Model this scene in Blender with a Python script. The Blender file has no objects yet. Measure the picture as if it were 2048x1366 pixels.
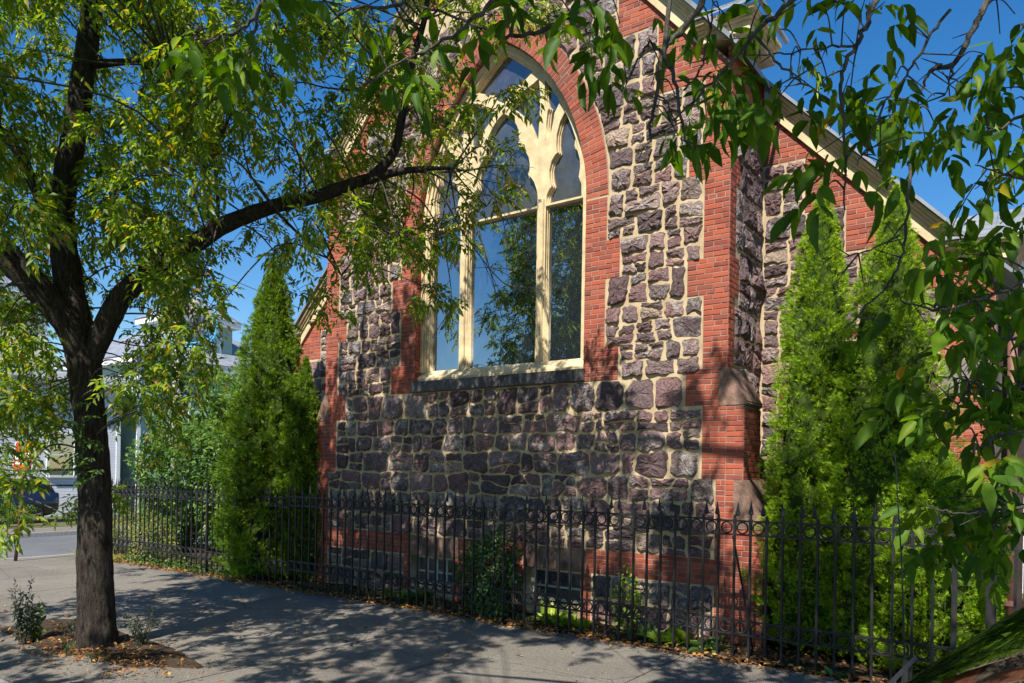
import bpy, bmesh, math, random
import numpy as np
from mathutils import Vector, Matrix

random.seed(7)
RNG = np.random.default_rng(11)
scene = bpy.context.scene
COL = scene.collection

# ------------------------------------------------------------------ camera
F_PX, HOR, YAW, ROLL, CAM_H = 1500.0, 945.0, 0.6275, 0.01666, 2.0
_s, _c = math.sin(YAW), math.cos(YAW)
FWD = np.array([-_s, _c, 0.0]); RGT = np.array([_c, _s, 0.0]); UPV = np.array([0.0, 0.0, 1.0])
CRT = math.cos(ROLL) * RGT + math.sin(ROLL) * UPV
CUP = -math.sin(ROLL) * RGT + math.cos(ROLL) * UPV
CAM = np.array([0.0, 0.0, CAM_H])
cam_data = bpy.data.cameras.new("camera")
cam_data.sensor_width = 36.0
cam_data.lens = F_PX / 2048 * 36
cam_data.shift_y = (HOR - 683) / 2048
cam_data.clip_start = 0.05
cam_data.clip_end = 2000
cam = bpy.data.objects.new("camera", cam_data)
COL.objects.link(cam)
m = Matrix.Identity(4)
for i in range(3):
    m[i][0] = CRT[i]; m[i][1] = CUP[i]; m[i][2] = -FWD[i]; m[i][3] = CAM[i]
cam.matrix_world = m
scene.camera = cam

# ------------------------------------------------------------------ light
SUN_TO = Vector((0.24, -1.0, 1.25)).normalized()
world = bpy.data.worlds.new("World"); scene.world = world; world.use_nodes = True
wn = world.node_tree
bg = wn.nodes["Background"]; bg.inputs["Strength"].default_value = 0.088
sky = wn.nodes.new("ShaderNodeTexSky"); sky.sky_type = 'NISHITA'; sky.sun_disc = False
sky.sun_elevation = math.asin(SUN_TO.z)
sky.sun_rotation = math.atan2(SUN_TO.x, SUN_TO.y)
sky.altitude = 0.0; sky.air_density = 1.15; sky.dust_density = 0.1; sky.ozone_density = 3.0
hsv = wn.nodes.new("ShaderNodeHueSaturation"); hsv.inputs["Saturation"].default_value = 1.38; hsv.inputs["Hue"].default_value = 0.504
wn.links.new(sky.outputs[0], hsv.inputs["Color"]); wn.links.new(hsv.outputs[0], bg.inputs[0])
sl = bpy.data.lights.new("sun", 'SUN'); sl.energy = 5.0; sl.angle = math.radians(0.5); sl.color = (1.0, 0.94, 0.84)
so = bpy.data.objects.new("sun", sl); COL.objects.link(so)
so.rotation_euler = SUN_TO.to_track_quat('Z', 'Y').to_euler()
so.location = (5, -20, 25)
vs = scene.view_settings
vs.view_transform = 'Standard'; vs.look = 'None'; vs.exposure = 0.80; vs.gamma = 1.0; vs.use_curve_mapping = False
scene.render.engine = 'CYCLES'
scene.cycles.max_bounces = 6
scene.cycles.transparent_max_bounces = 6

# ------------------------------------------------------------------ helpers
def ray(u, v):
    return FWD + (u - 1024) / F_PX * CRT - (v - HOR) / F_PX * CUP
def on_y(u, v, Y):
    d = ray(u, v); return CAM + d * (Y / d[1])
def on_z(u, v, z=0.0):
    d = ray(u, v); return CAM + d * ((z - CAM_H) / d[2])
def at(u, v, dep):
    return CAM + ray(u, v) * dep
def proj(p):
    d = np.asarray(p, float) - CAM; z = d @ FWD
    return 1024 + F_PX * (d @ CRT) / z, HOR - F_PX * (d @ CUP) / z, z

def tag(o, label=None, cat=None, group=None, kind=None):
    if label: o['label'] = label
    if cat: o['category'] = cat
    if group: o['group'] = group
    if kind: o['kind'] = kind
    return o

def empty(name, loc=(0, 0, 0), label=None, cat=None, group=None, rz=0.0):
    o = bpy.data.objects.new(name, None); COL.objects.link(o)
    o.location = loc; o.rotation_euler = (0, 0, rz); o.empty_display_size = 0.2
    return tag(o, label, cat, group)

def link(name, me, parent=None, loc=None):
    o = bpy.data.objects.new(name, me); COL.objects.link(o)
    if loc is not None: o.location = loc
    if parent is not None: adopt(o, parent)
    return o

def mk_mesh(name, verts, faces, mat, smooth=False):
    me = bpy.data.meshes.new(name)
    me.from_pydata([tuple(map(float, v)) for v in verts], [], faces)
    if mat: me.materials.append(mat)
    if smooth: me.polygons.foreach_set('use_smooth', [True] * len(me.polygons))
    me.update()
    return me

def mesh_np(name, V, FL, n, mat, smooth=False):
    """V (k,3) array, FL (m,n) faces with n corners each"""
    V = np.asarray(V, np.float32); FL = np.asarray(FL, np.int32)
    me = bpy.data.meshes.new(name)
    me.vertices.add(len(V)); me.vertices.foreach_set('co', V.ravel())
    me.loops.add(FL.size); me.loops.foreach_set('vertex_index', FL.ravel())
    me.polygons.add(len(FL))
    me.polygons.foreach_set('loop_start', np.arange(0, FL.size, n, dtype=np.int32))
    me.polygons.foreach_set('loop_total', np.full(len(FL), n, np.int32))
    if smooth: me.polygons.foreach_set('use_smooth', np.ones(len(FL), bool))
    if mat: me.materials.append(mat)
    me.update(calc_edges=True)
    return me

class MB:
    """collects shapes into one mesh; world coordinates"""
    def __init__(s): s.v = []; s.f = []
    def add(s, verts, faces):
        o = len(s.v); s.v.extend([tuple(map(float, p)) for p in verts])
        s.f.extend([tuple(i + o for i in f) for f in faces]); return s
    def box(s, x0, x1, y0, y1, z0, z1, c=0.0):
        if c <= 0:
            s.add([(x0, y0, z0), (x1, y0, z0), (x1, y1, z0), (x0, y1, z0), (x0, y0, z1), (x1, y0, z1), (x1, y1, z1), (x0, y1, z1)],
                  [(0, 3, 2, 1), (4, 5, 6, 7), (0, 1, 5, 4), (1, 2, 6, 5), (2, 3, 7, 6), (3, 0, 4, 7)])
        else:
            bm = bmesh.new(); r = bmesh.ops.create_cube(bm, size=1.0)
            for v in bm.verts:
                v.co = Vector(((x0 + x1) / 2 + v.co.x * (x1 - x0), (y0 + y1) / 2 + v.co.y * (y1 - y0), (z0 + z1) / 2 + v.co.z * (z1 - z0)))
            bmesh.ops.bevel(bm, geom=list(bm.edges), offset=c, segments=2, affect='EDGES')
            s.bm(bm); bm.free()
        return s
    def bm(s, bm):
        bm.verts.index_update()
        s.add([v.co[:] for v in bm.verts], [[v.index for v in f.verts] for f in bm.faces])
    def prism(s, pts2, y0, y1):
        """pts2 CCW seen from -Y (x right, z up); extrude along y"""
        n = len(pts2)
        v = [(p[0], y0, p[1]) for p in pts2] + [(p[0], y1, p[1]) for p in pts2]
        f = [tuple(range(n)), tuple(reversed(range(n, 2 * n)))]
        f += [(i, i + n, (i + 1) % n + n, (i + 1) % n) for i in range(n)]
        return s.add(v, f)
    def prismx(s, pts2, x0, x1):
        n = len(pts2)
        v = [(x0, p[0], p[1]) for p in pts2] + [(x1, p[0], p[1]) for p in pts2]
        f = [tuple(reversed(range(n))), tuple(range(n, 2 * n))]
        f += [(i, (i + 1) % n, (i + 1) % n + n, i + n) for i in range(n)]
        return s.add(v, f)
    def prismz(s, pts2, z0, z1):
        n = len(pts2)
        v = [(p[0], p[1], z0) for p in pts2] + [(p[0], p[1], z1) for p in pts2]
        f = [tuple(reversed(range(n))), tuple(range(n, 2 * n))]
        f += [(i, (i + 1) % n, (i + 1) % n + n, i + n) for i in range(n)]
        return s.add(v, f)
    def tube(s, pts, rad, sides=6, cap=True):
        V, Fq = tube_np(pts, rad, sides)
        o = len(s.v)
        s.add(V, [tuple(q) for q in Fq])
        if cap:
            k = len(pts)
            s.f.append(tuple(o + i for i in reversed(range(sides))))
            s.f.append(tuple(o + (k - 1) * sides + i for i in range(sides)))
        return s
    def mesh(s, name, mat, smooth=False): return mk_mesh(name, s.v, s.f, mat, smooth)
    def build(s, name, mat, parent=None, smooth=False):
        o = link(name, s.mesh(name, mat, smooth))
        if parent is not None: adopt(o, parent)
        return o

def world_of(o):
    m = Matrix.LocRotScale(o.location, o.rotation_euler, o.scale)
    return (world_of(o.parent) @ o.matrix_parent_inverse @ m) if o.parent else m
def adopt(o, parent):
    """make o a child of parent without moving it"""
    inv = world_of(parent).inverted()
    o.parent = parent; o.matrix_parent_inverse = inv
    return o

def tube_np(pts, rad, sides=6):
    P = np.asarray(pts, float); k = len(P)
    R = np.broadcast_to(np.asarray(rad, float), (k,))
    T = np.gradient(P, axis=0); T /= np.linalg.norm(T, axis=1)[:, None] + 1e-9
    ref = np.array([0.0, 0.0, 1.0]) if abs(T[:, 2]).mean() < 0.85 else np.array([1.0, 0.0, 0.0])
    A = np.cross(T, ref); A /= np.linalg.norm(A, axis=1)[:, None] + 1e-9
    B = np.cross(T, A)
    a = np.linspace(0, 2 * np.pi, sides, endpoint=False)
    V = P[:, None, :] + R[:, None, None] * (np.cos(a)[None, :, None] * A[:, None, :] + np.sin(a)[None, :, None] * B[:, None, :])
    i = np.arange(k - 1)[:, None] * sides; j = np.arange(sides)[None, :]; jn = (j + 1) % sides
    Fq = np.stack([i + j, i + jn, i + sides + jn, i + sides + j], -1).reshape(-1, 4)
    return V.reshape(-1, 3), Fq

def smooth_path(pts, n=8):
    P = np.asarray(pts, float)
    if len(P) < 3:
        t = np.linspace(0, 1, n * (len(P) - 1) + 1)[:, None]; return P[0] + (P[-1] - P[0]) * t
    Q = np.vstack([2 * P[0] - P[1], P, 2 * P[-1] - P[-2]])
    out = []
    for i in range(1, len(Q) - 2):
        p0, p1, p2, p3 = Q[i - 1], Q[i], Q[i + 1], Q[i + 2]
        for t in np.linspace(0, 1, n, endpoint=False):
            out.append(0.5 * ((2 * p1) + (-p0 + p2) * t + (2 * p0 - 5 * p1 + 4 * p2 - p3) * t * t + (-p0 + 3 * p1 - 3 * p2 + p3) * t ** 3))
    out.append(P[-1]); return np.array(out)

def extrude_loops(loops, y0, y1):
    """2D loops (x,z) with holes, filled and extruded from y0 (front) to y1"""
    cu = bpy.data.curves.new('tmp', 'CURVE'); cu.dimensions = '2D'; cu.fill_mode = 'BOTH'; cu.extrude = (y1 - y0) / 2
    for lp in loops:
        sp = cu.splines.new('POLY'); sp.points.add(len(lp) - 1); sp.use_cyclic_u = True
        for q, p in zip(sp.points, lp): q.co = (p[0], p[1], 0, 1)
    ob = bpy.data.objects.new('tmp', cu); COL.objects.link(ob)
    dg = bpy.context.evaluated_depsgraph_get(); dg.update()
    me = bpy.data.meshes.new_from_object(ob.evaluated_get(dg))
    bpy.data.objects.remove(ob); bpy.data.curves.remove(cu)
    n = len(me.vertices); co = np.empty(n * 3, np.float32); me.vertices.foreach_get('co', co); co = co.reshape(-1, 3)
    out = np.stack([co[:, 0], (y0 + y1) / 2 - co[:, 2], co[:, 1]], 1)
    me.vertices.foreach_set('co', out.ravel()); me.materials.clear(); me.update()
    return me

# ------------------------------------------------------------------ materials
class NT:
    def __init__(s, name):
        s.m = bpy.data.materials.new(name); s.m.use_nodes = True
        s.t = s.m.node_tree; s.n = s.t.nodes; s.l = s.t.links
        s.p = s.n['Principled BSDF']; s.out = s.n['Material Output']
    def new(s, typ, **kw):
        n = s.n.new(typ)
        for k, v in kw.items(): setattr(n, k, v)
        return n
    def link(s, a, b): s.l.new(a, b)
    def val(s, sock, v): 
        if isinstance(v, (int, float)): sock.default_value = v
        elif isinstance(v, tuple): sock.default_value = v if len(v) == 4 or sock.type == 'VECTOR' else (*v, 1)
        else: s.link(v, sock)
    def coord(s, kind='Object', scale=(1, 1, 1)):
        tc = s.new('ShaderNodeTexCoord'); mp = s.new('ShaderNodeMapping'); mp.inputs['Scale'].default_value = scale
        if kind == 'World':
            g = s.new('ShaderNodeNewGeometry'); s.link(g.outputs['Position'], mp.inputs[0])
        else: s.link(tc.outputs[kind], mp.inputs[0])
        return mp.outputs[0]
    def noise(s, vec, scale, detail=4, rough=0.55, out='Fac'):
        n = s.new('ShaderNodeTexNoise'); n.inputs['Scale'].default_value = scale; n.inputs['Detail'].default_value = detail; n.inputs['Roughness'].default_value = rough
        if vec is not None: s.link(vec, n.inputs['Vector'])
        return n.outputs[out]
    def ramp(s, fac, stops, interp='LINEAR'):
        r = s.new('ShaderNodeValToRGB'); r.color_ramp.interpolation = interp
        e = r.color_ramp.elements
        while len(e) < len(stops): e.new(0.5)
        for k, (p, c) in zip(e, stops): k.position = p; k.color = (*c, 1) if len(c) == 3 else c
        s.link(fac, r.inputs[0]); return r.outputs[0]
    def mix(s, fac, a, b, blend='MIX'):
        n = s.new('ShaderNodeMix', data_type='RGBA', blend_type=blend)
        s.val(n.inputs[0], fac); s.val(n.inputs[6], a); s.val(n.inputs[7], b); return n.outputs[2]
    def math(s, op, a, b=0.0, c=None):
        n = s.new('ShaderNodeMath', operation=op); s.val(n.inputs[0], a); s.val(n.inputs[1], b)
        if c is not None: s.val(n.inputs[2], c)
        return n.outputs[0]
    def rnd(s):
        """random per object and per mesh island"""
        oi = s.new('ShaderNodeObjectInfo'); g = s.new('ShaderNodeNewGeometry')
        return s.math('FRACT', s.math('MULTIPLY_ADD', oi.outputs['Random'], 3.7, s.math('MULTIPLY', g.outputs['Random Per Island'], 7.3)))
    def bump(s, h, strength=0.5, dist=0.02):
        b = s.new('ShaderNodeBump'); b.inputs['Strength'].default_value = strength; b.inputs['Distance'].default_value = dist
        s.link(h, b.inputs['Height']); s.link(b.outputs[0], s.p.inputs['Normal']); return b
    def fin(s, color=None, rough=0.8, metal=0.0, spec=0.3):
        if color is not None: s.val(s.p.inputs['Base Color'], color)
        s.val(s.p.inputs['Roughness'], rough); s.p.inputs['Metallic'].default_value = metal
        s.p.inputs['Specular IOR Level'].default_value = spec
        return s.m

def m_brick():
    t = NT('red_brick'); w = t.coord('World'); r = t.rnd()
    base = t.ramp(r, [(0.0, (.16, .042, .032)), (.3, (.28, .066, .041)), (.6, (.385, .090, .047)), (.85, (.33, .100, .064)), (1.0, (.20, .060, .050))])
    n1 = t.noise(w, 9, 5, .65); n2 = t.noise(w, 120, 3, .7); big = t.noise(w, 1.3, 4, .6)
    c = t.mix(t.ramp(n1, [(.35, (0, 0, 0)), (.7, (1, 1, 1))]), base, (.39, .098, .055), 'MIX')
    c = t.mix(0.55, base, c)
    c = t.mix(t.ramp(big, [(.50, (0, 0, 0)), (.72, (.65, .65, .65))]), c, (.14, .048, .036))
    salt = t.noise(w, 3.1, 6, .72)
    c = t.mix(t.ramp(salt, [(.60, (0, 0, 0)), (.76, (.28, .28, .28))]), c, (.46, .30, .24))
    c = t.mix(t.ramp(t.math('FRACT', t.math('MULTIPLY', r, 11.7)), [(.86, (0, 0, 0)), (.90, (.6, .6, .6))]), c, (.13, .055, .045))
    c = t.mix(t.ramp(n2, [(.55, (0, 0, 0)), (.8, (.5, .5, .5))]), c, (.18, .06, .045))
    t.bump(t.mix(.5, n1, n2), .5, .006)
    return t.fin(c, .85, 0, .25)
def m_mortar():
    t = NT('lime_mortar'); w = t.coord('World')
    n1 = t.noise(w, 4, 5, .6); n2 = t.noise(w, 90, 4, .7)
    c = t.ramp(n1, [(.3, (.36, .275, .165)), (.55, (.50, .395, .25)), (.75, (.60, .49, .33))])
    c = t.mix(t.ramp(n2, [(.5, (0, 0, 0)), (.85, (.6, .6, .6))]), c, (.34, .25, .16))
    t.bump(t.mix(.6, n1, n2), .7, .012)
    return t.fin(c, .95, 0, .1)
def m_mortar_red():
    t = NT('pink_mortar'); w = t.coord('World')
    n2 = t.noise(w, 60, 4, .7); n1 = t.noise(w, 2.2, 3, .6)
    c = t.ramp(n1, [(.3, (.25, .145, .11)), (.7, (.40, .27, .21))])
    t.bump(n2, .5, .006)
    return t.fin(c, .95, 0, .1)
def m_stone():
    t = NT('purple_rubble_stone'); w = t.coord('World'); r = t.rnd()
    base = t.ramp(r, [(0, (.125, .074, .080)), (.2, (.200, .115, .115)), (.4, (.250, .148, .140)), (.6, (.160, .115, .122)), (.8, (.215, .148, .145)), (.92, (.30, .225, .195)), (1.0, (.34, .265, .20))])
    n1 = t.noise(w, 7, 6, .62); n2 = t.noise(w, 38, 5, .7); n3 = t.noise(w, 2.6, 5, .68)
    r2 = t.ramp(t.math('FRACT', t.math('MULTIPLY', r, 23.7)), [(0, (.45, .45, .47)), (.5, (.95, .93, .92)), (1, (1.6, 1.5, 1.42))])
    base = t.mix(1.0, base, r2, 'MULTIPLY')
    c = t.mix(t.ramp(n2, [(.35, (.75, .75, .75)), (.62, (0, 0, 0))]), base, (.060, .040, .042))
    # grey lichen / lime bloom only on some stones
    amt = t.ramp(t.math('FRACT', t.math('MULTIPLY', r, 5.31)), [(.40, (.12, .12, .12)), (.75, (1, 1, 1))])
    bloom = t.math('MULTIPLY', amt, t.ramp(t.mix(.35, n1, n2), [(.47, (0, 0, 0)), (.60, (.8, .8, .8))]))
    c = t.mix(bloom, c, t.ramp(n2, [(.3, (.25, .22, .21)), (.7, (.50, .47, .44))]))
    t.bump(t.mix(.45, n1, n2), 1.0, .06)
    return t.fin(c, .72, 0, .35)
def m_simple(name, col, rough=.6, metal=0, spec=.4, var=.0, scale=8, bump=0.0, bs=40):
    t = NT(name); w = t.coord('World')
    c = col
    if var > 0:
        n = t.noise(w, scale, 5, .6)
        lo = tuple(max(0, x * (1 - var)) for x in col); hi = tuple(min(1, x * (1 + var)) for x in col)
        c = t.ramp(n, [(.3, lo), (.7, hi)])
    if bump > 0: t.bump(t.noise(w, bs, 5, .65), bump, .01)
    return t.fin(c, rough, metal, spec)
def m_leaf(name, stops, trans=.35, rough=.45, spec=.4, back=1.15):
    t = NT(name); g = t.new('ShaderNodeNewGeometry'); oi = t.new('ShaderNodeObjectInfo')
    r = t.math('FRACT', t.math('ADD', g.outputs['Random Per Island'], oi.outputs['Random']))
    c = t.ramp(r, stops)
    w = t.coord('World'); n = t.noise(w, 1.1, 3, .6)
    c = t.mix(t.ramp(n, [(.35, (0, 0, 0)), (.65, (.35, .35, .35))]), c, t.mix(.5, c, stops[len(stops) // 2][1]))
    t.fin(c, rough, 0, spec)
    tr = t.new('ShaderNodeBsdfTranslucent')
    hv = t.new('ShaderNodeHueSaturation'); hv.inputs['Saturation'].default_value = 1.1; hv.inputs['Value'].default_value = 1.9; hv.inputs['Hue'].default_value = .485
    t.link(c, hv.inputs['Color']); t.link(hv.outputs[0], tr.inputs['Color'])
    mx = t.new('ShaderNodeMixShader'); mx.inputs[0].default_value = trans
    t.link(t.p.outputs[0], mx.inputs[1]); t.link(tr.outputs[0], mx.inputs[2]); t.link(mx.outputs[0], t.out.inputs[0])
    return t.m
def m_bark(name='ash_bark', a=(.014, .011, .009), b=(.072, .058, .046)):
    t = NT(name); w = t.coord('World', (1, 1, .22))
    n = t.noise(w, 34, 6, .65); n2 = t.noise(t.coord('World'), 6, 5, .6)
    c = t.ramp(n, [(.36, a), (.62, b)])
    c = t.mix(t.ramp(n2, [(.5, (0, 0, 0)), (.7, (.5, .5, .5))]), c, (.060, .060, .042))
    nf = t.noise(t.coord('World', (1, 1, .35)), 95, 4, .7)
    c = t.mix(t.ramp(nf, [(.5, (0, 0, 0)), (.7, (.55, .55, .55))]), c, a)
    t.bump(t.mix(.35, n, nf), 1.0, .05)
    return t.fin(c, .95, 0, .15)
def m_glass(name, tint, refl=.32, rough=.02, haze=.0, hazecol=(.2, .24, .3), wave=.04, gcol=(.9, .95, 1), ior=1.55):
    t = NT(name); w = t.coord('World')
    n = t.noise(w, 3.0, 5, .65)
    d = t.new('ShaderNodeBsdfDiffuse')
    col = t.mix(t.ramp(n, [(.4, (0, 0, 0)), (.7, (1, 1, 1))]), tuple(tint), tuple(x * (1 - haze) + y * haze for x, y in zip(tint, hazecol)))
    t.link(col, d.inputs[0])
    g = t.new('ShaderNodeBsdfGlossy'); g.inputs['Roughness'].default_value = rough; g.inputs['Color'].default_value = (*gcol, 1)
    bp = t.new('ShaderNodeBump'); bp.inputs['Strength'].default_value = wave; bp.inputs['Distance'].default_value = .02
    t.link(t.noise(w, 1.3, 2, .5), bp.inputs['Height']); t.link(bp.outputs[0], g.inputs['Normal'])
    fr = t.new('ShaderNodeFresnel'); fr.inputs['IOR'].default_value = ior
    f = t.math('ADD', fr.outputs[0], refl); 
    mx = t.new('ShaderNodeMixShader'); t.link(t.math('MINIMUM', f, .95), mx.inputs[0]); t.link(d.outputs[0], mx.inputs[1]); t.link(g.outputs[0], mx.inputs[2])
    t.link(mx.outputs[0], t.out.inputs[0]); return t.m
def m_concrete():
    t = NT('pavement_concrete'); w = t.coord('World')
    n1 = t.noise(w, 1.1, 6, .65); n2 = t.noise(w, 75, 4, .8); n3 = t.noise(w, 14, 5, .7)
    oi = t.new('ShaderNodeObjectInfo')
    n1 = t.math('ADD', t.math('MULTIPLY', n1, .8), t.math('MULTIPLY', oi.outputs['Random'], .2))
    c = t.ramp(n1, [(.3, (.112, .100, .085)), (.7, (.186, .167, .142))])
    c = t.mix(t.ramp(n2, [(.45, (0, 0, 0)), (.7, (.8, .8, .8))]), c, (.35, .32, .275))
    c = t.mix(t.ramp(n2, [(.28, (.8, .8, .8)), (.42, (0, 0, 0))]), c, (.05, .047, .045))
    c = t.mix(t.ramp(n3, [(.56, (0, 0, 0)), (.74, (.6, .6, .6))]), c, (.075, .070, .065))
    n4 = t.noise(w, 26, 4, .8)
    c = t.mix(t.ramp(n4, [(.54, (0, 0, 0)), (.66, (.5, .5, .5))]), c, (.28, .25, .21))
    vo = t.new('ShaderNodeTexVoronoi', feature='DISTANCE_TO_EDGE'); vo.inputs['Scale'].default_value = .55; t.link(w, vo.inputs['Vector'])
    c = t.mix(t.ramp(t.math('ADD', vo.outputs['Distance'], t.math('MULTIPLY', n3, .02)), [(.0105, (.75, .75, .75)), (.0135, (0, 0, 0))]), c, (.04, .037, .033))
    t.bump(t.mix(.5, n2, n4), 1.0, .02)
    return t.fin(c, .95, 0, .12)
def m_asphalt():
    t = NT('asphalt'); w = t.coord('World')
    n1 = t.noise(w, .6, 5, .6); n2 = t.noise(w, 140, 3, .75)
    c = t.ramp(n1, [(.3, (.085, .087, .095)), (.7, (.135, .137, .145))])
    c = t.mix(t.ramp(n2, [(.5, (0, 0, 0)), (.75, (.7, .7, .7))]), c, (.22, .22, .22))
    t.bump(n2, .5, .006)
    return t.fin(c, .9, 0, .25)
def m_soil():
    t = NT('dark_soil'); w = t.coord('World')
    n1 = t.noise(w, 5, 6, .7); n2 = t.noise(w, 60, 4, .7)
    c = t.ramp(n1, [(.3, (.030, .021, .014)), (.7, (.085, .060, .040))])
    c = t.mix(t.ramp(n2, [(.55, (0, 0, 0)), (.75, (.6, .6, .6))]), c, (.15, .10, .06))
    t.bump(t.mix(.5, n1, n2), 1.0, .03)
    return t.fin(c, .97, 0, .1)
def m_iron():
    t = NT('black_iron'); w = t.coord('World')
    n1 = t.noise(w, 6, 5, .65); n2 = t.noise(w, 70, 4, .7)
    c = t.ramp(n1, [(.45, (.010, .011, .013)), (.64, (.022, .019, .019)), (.80, (.085, .036, .020))])
    c = t.mix(t.ramp(n2, [(.6, (0, 0, 0)), (.8, (.5, .5, .5))]), c, (.09, .08, .08))
    t.bump(n2, .4, .004)
    return t.fin(c, .55, 0, .4)
def m_siding(name, col, pitch=.12, rough=.6):
    t = NT(name); w = t.coord('World')
    sep = t.new('ShaderNodeSeparateXYZ'); t.link(w, sep.inputs[0])
    saw = t.math('FRACT', t.math('DIVIDE', sep.outputs[2], pitch))
    n = t.noise(w, 2, 4, .6)
    c = t.ramp(n, [(.3, tuple(x * .88 for x in col)), (.7, col)])
    c = t.mix(t.ramp(saw, [(.0, (.55, .55, .55)), (.08, (0, 0, 0))]), c, tuple(x * .4 for x in col))
    t.bump(t.math('SUBTRACT', 1.0, saw), .8, .02)
    return t.fin(c, rough, 0, .3)
M = {}
M['brick'] = m_brick(); M['mortar'] = m_mortar(); M['mortar_red'] = m_mortar_red(); M['stone'] = m_stone()
M['cream'] = m_simple('cream_paint', (.58, .46, .27), .6, 0, .3, .22, 6, .4, 22)
M['brownstone'] = m_simple('brownstone', (.20, .125, .095), .9, 0, .2, .55, 7, 1.0, 45)
M['greystone'] = m_simple('grey_dressed_stone', (.19, .165, .15), .85, 0, .25, .35, 4, .7, 60)
M['sill'] = m_simple('dark_sill_stone', (.075, .068, .070), .6, 0, .4, .6, 6, .8, 30)
M['slate'] = m_simple('roof_slate', (.20, .22, .25), .55, 0, .45, .3, 2.5, .4, 20)
M['flash'] = m_simple('lead_flashing', (.36, .38, .40), .5, .2, .4, .2, 4)
M['glass'] = m_glass('window_glass', (.016, .022, .032), .34, .012)
M['glass_haze'] = m_glass('clouded_window_glass', (.040, .044, .055), .10, .12, .6, (.10, .105, .115))
M['iron'] = m_iron(); M['concrete'] = m_concrete(); M['asphalt'] = m_asphalt(); M['soil'] = m_soil()
M['granite'] = m_simple('granite_kerb', (.30, .29, .28), .8, 0, .3, .3, 20, .6, 60)
M['bark'] = m_bark(); M['twig'] = m_bark('twig_bark', (.05, .042, .034), (.17, .155, .13))
M['white'] = m_simple('white_paint', (.74, .74, .73), .5, 0, .4, .06, 3)
M['darkwood'] = m_simple('dark_brown_wood', (.035, .024, .020), .7, 0, .3, .3, 5, .4, 20)
# ================================================================== church
YF, YA = 8.80, 10.00            # front wall plane, aisle wall plane
XL, XR = -10.49, -3.215         # corners of the gabled front
XW, HW = -6.775, 1.56           # window centre and half width
Z0, RIN, ROUT = 5.72, 3.12, 3.47  # springing, inner and outer arch radius
SILL_B = 3.245                  # underside of the stone sill
XC = (XL + XR) / 2
RAKE_S = 1.136
def rake_z(x): return 10.96 - RAKE_S * abs(x - XC)
COURSE, BLEN, JOINT = 0.0645, 0.213, 0.009

church = empty('church', (XC, YF, 0), 'red brick and purple rubble stone church with a tall traceried window', 'church')

PIER = [(0.0, .975, .12), (.975, 1.982, .12), (1.982, 2.838, .30), (2.838, 3.319, .525), (3.319, 4.215, .31), (4.215, 4.679, .525), (4.679, 5.595, .32), (5.595, 6.03, .525), (6.03, 6.85, .33), (6.85, 7.77, .97), (7.77, 8.5, 1.55), (8.5, 9.3, 2.1), (9.3, 12, 9)]
def pier_w(z):
    for a, b, w in PIER:
        if a <= z < b: return w
    return 9
def jamb_w(z):
    if z < SILL_B: return None
    if z < 3.709: return .53
    if z < 4.625: return .32
    if z < 5.106: return .53
    return .33
def arch_x(z, R):
    """half distance from window centre to the arch curve of radius R at height z (None above it)"""
    if z <= Z0: return HW + (R - RIN)
    d = R * R - (z - Z0) ** 2
    if d <= 0: return None
    x = math.sqrt(d) - (RIN - HW)
    return x if x > 0 else None

# --- brick / stone collection ---------------------------------------------------
BRICKS = []      # (area_on_screen, verts, faces, part)
def brick(o, ux, uz, n, w, h, depth, part, shared=None):
    """box with chamfered face; o = lower left of the face on the wall plane"""
    o, ux, uz, n = (np.asarray(q, float) for q in (o, ux, uz, n))
    pr = random.uniform(.005, .011); c = .0045
    j = lambda a: random.uniform(-a, a)
    p = [(j(.002), j(.0018)), (w + j(.002), j(.0018)), (w + j(.002), h + j(.0018)), (j(.002), h + j(.0018))]
    P = lambda a, b, d: o + ux * a + uz * b + n * d
    vb = [P(a, b, -depth) for a, b in p]
    vm = [P(a, b, pr - c * .8) for a, b in p]
    cc = [(c, c), (-c, c), (-c, -c), (c, -c)]
    vf = [P(a + e, b + g, pr) for (a, b), (e, g) in zip(p, cc)]
    V = vb + vm + vf
    Fc = [(8, 9, 10, 11)]
    for i in range(4):
        k = (i + 1) % 4
        Fc.append((i, k, k + 4, i + 4)); Fc.append((i + 4, k + 4, k + 8, i + 8))
    cen = o + ux * w / 2 + uz * h / 2
    u, v, d = proj(cen)
    vis = (cen - CAM) @ n < 0
    area = w * h / d ** 2 * abs((cen - CAM) @ n) / d if (0 < u < 2048 and 0 < v < 1366 and vis) else 0
    if 1000 < u < 1660 and 60 < v < 1290: area *= 2
    BRICKS.append((area, V, Fc, part))

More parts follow.
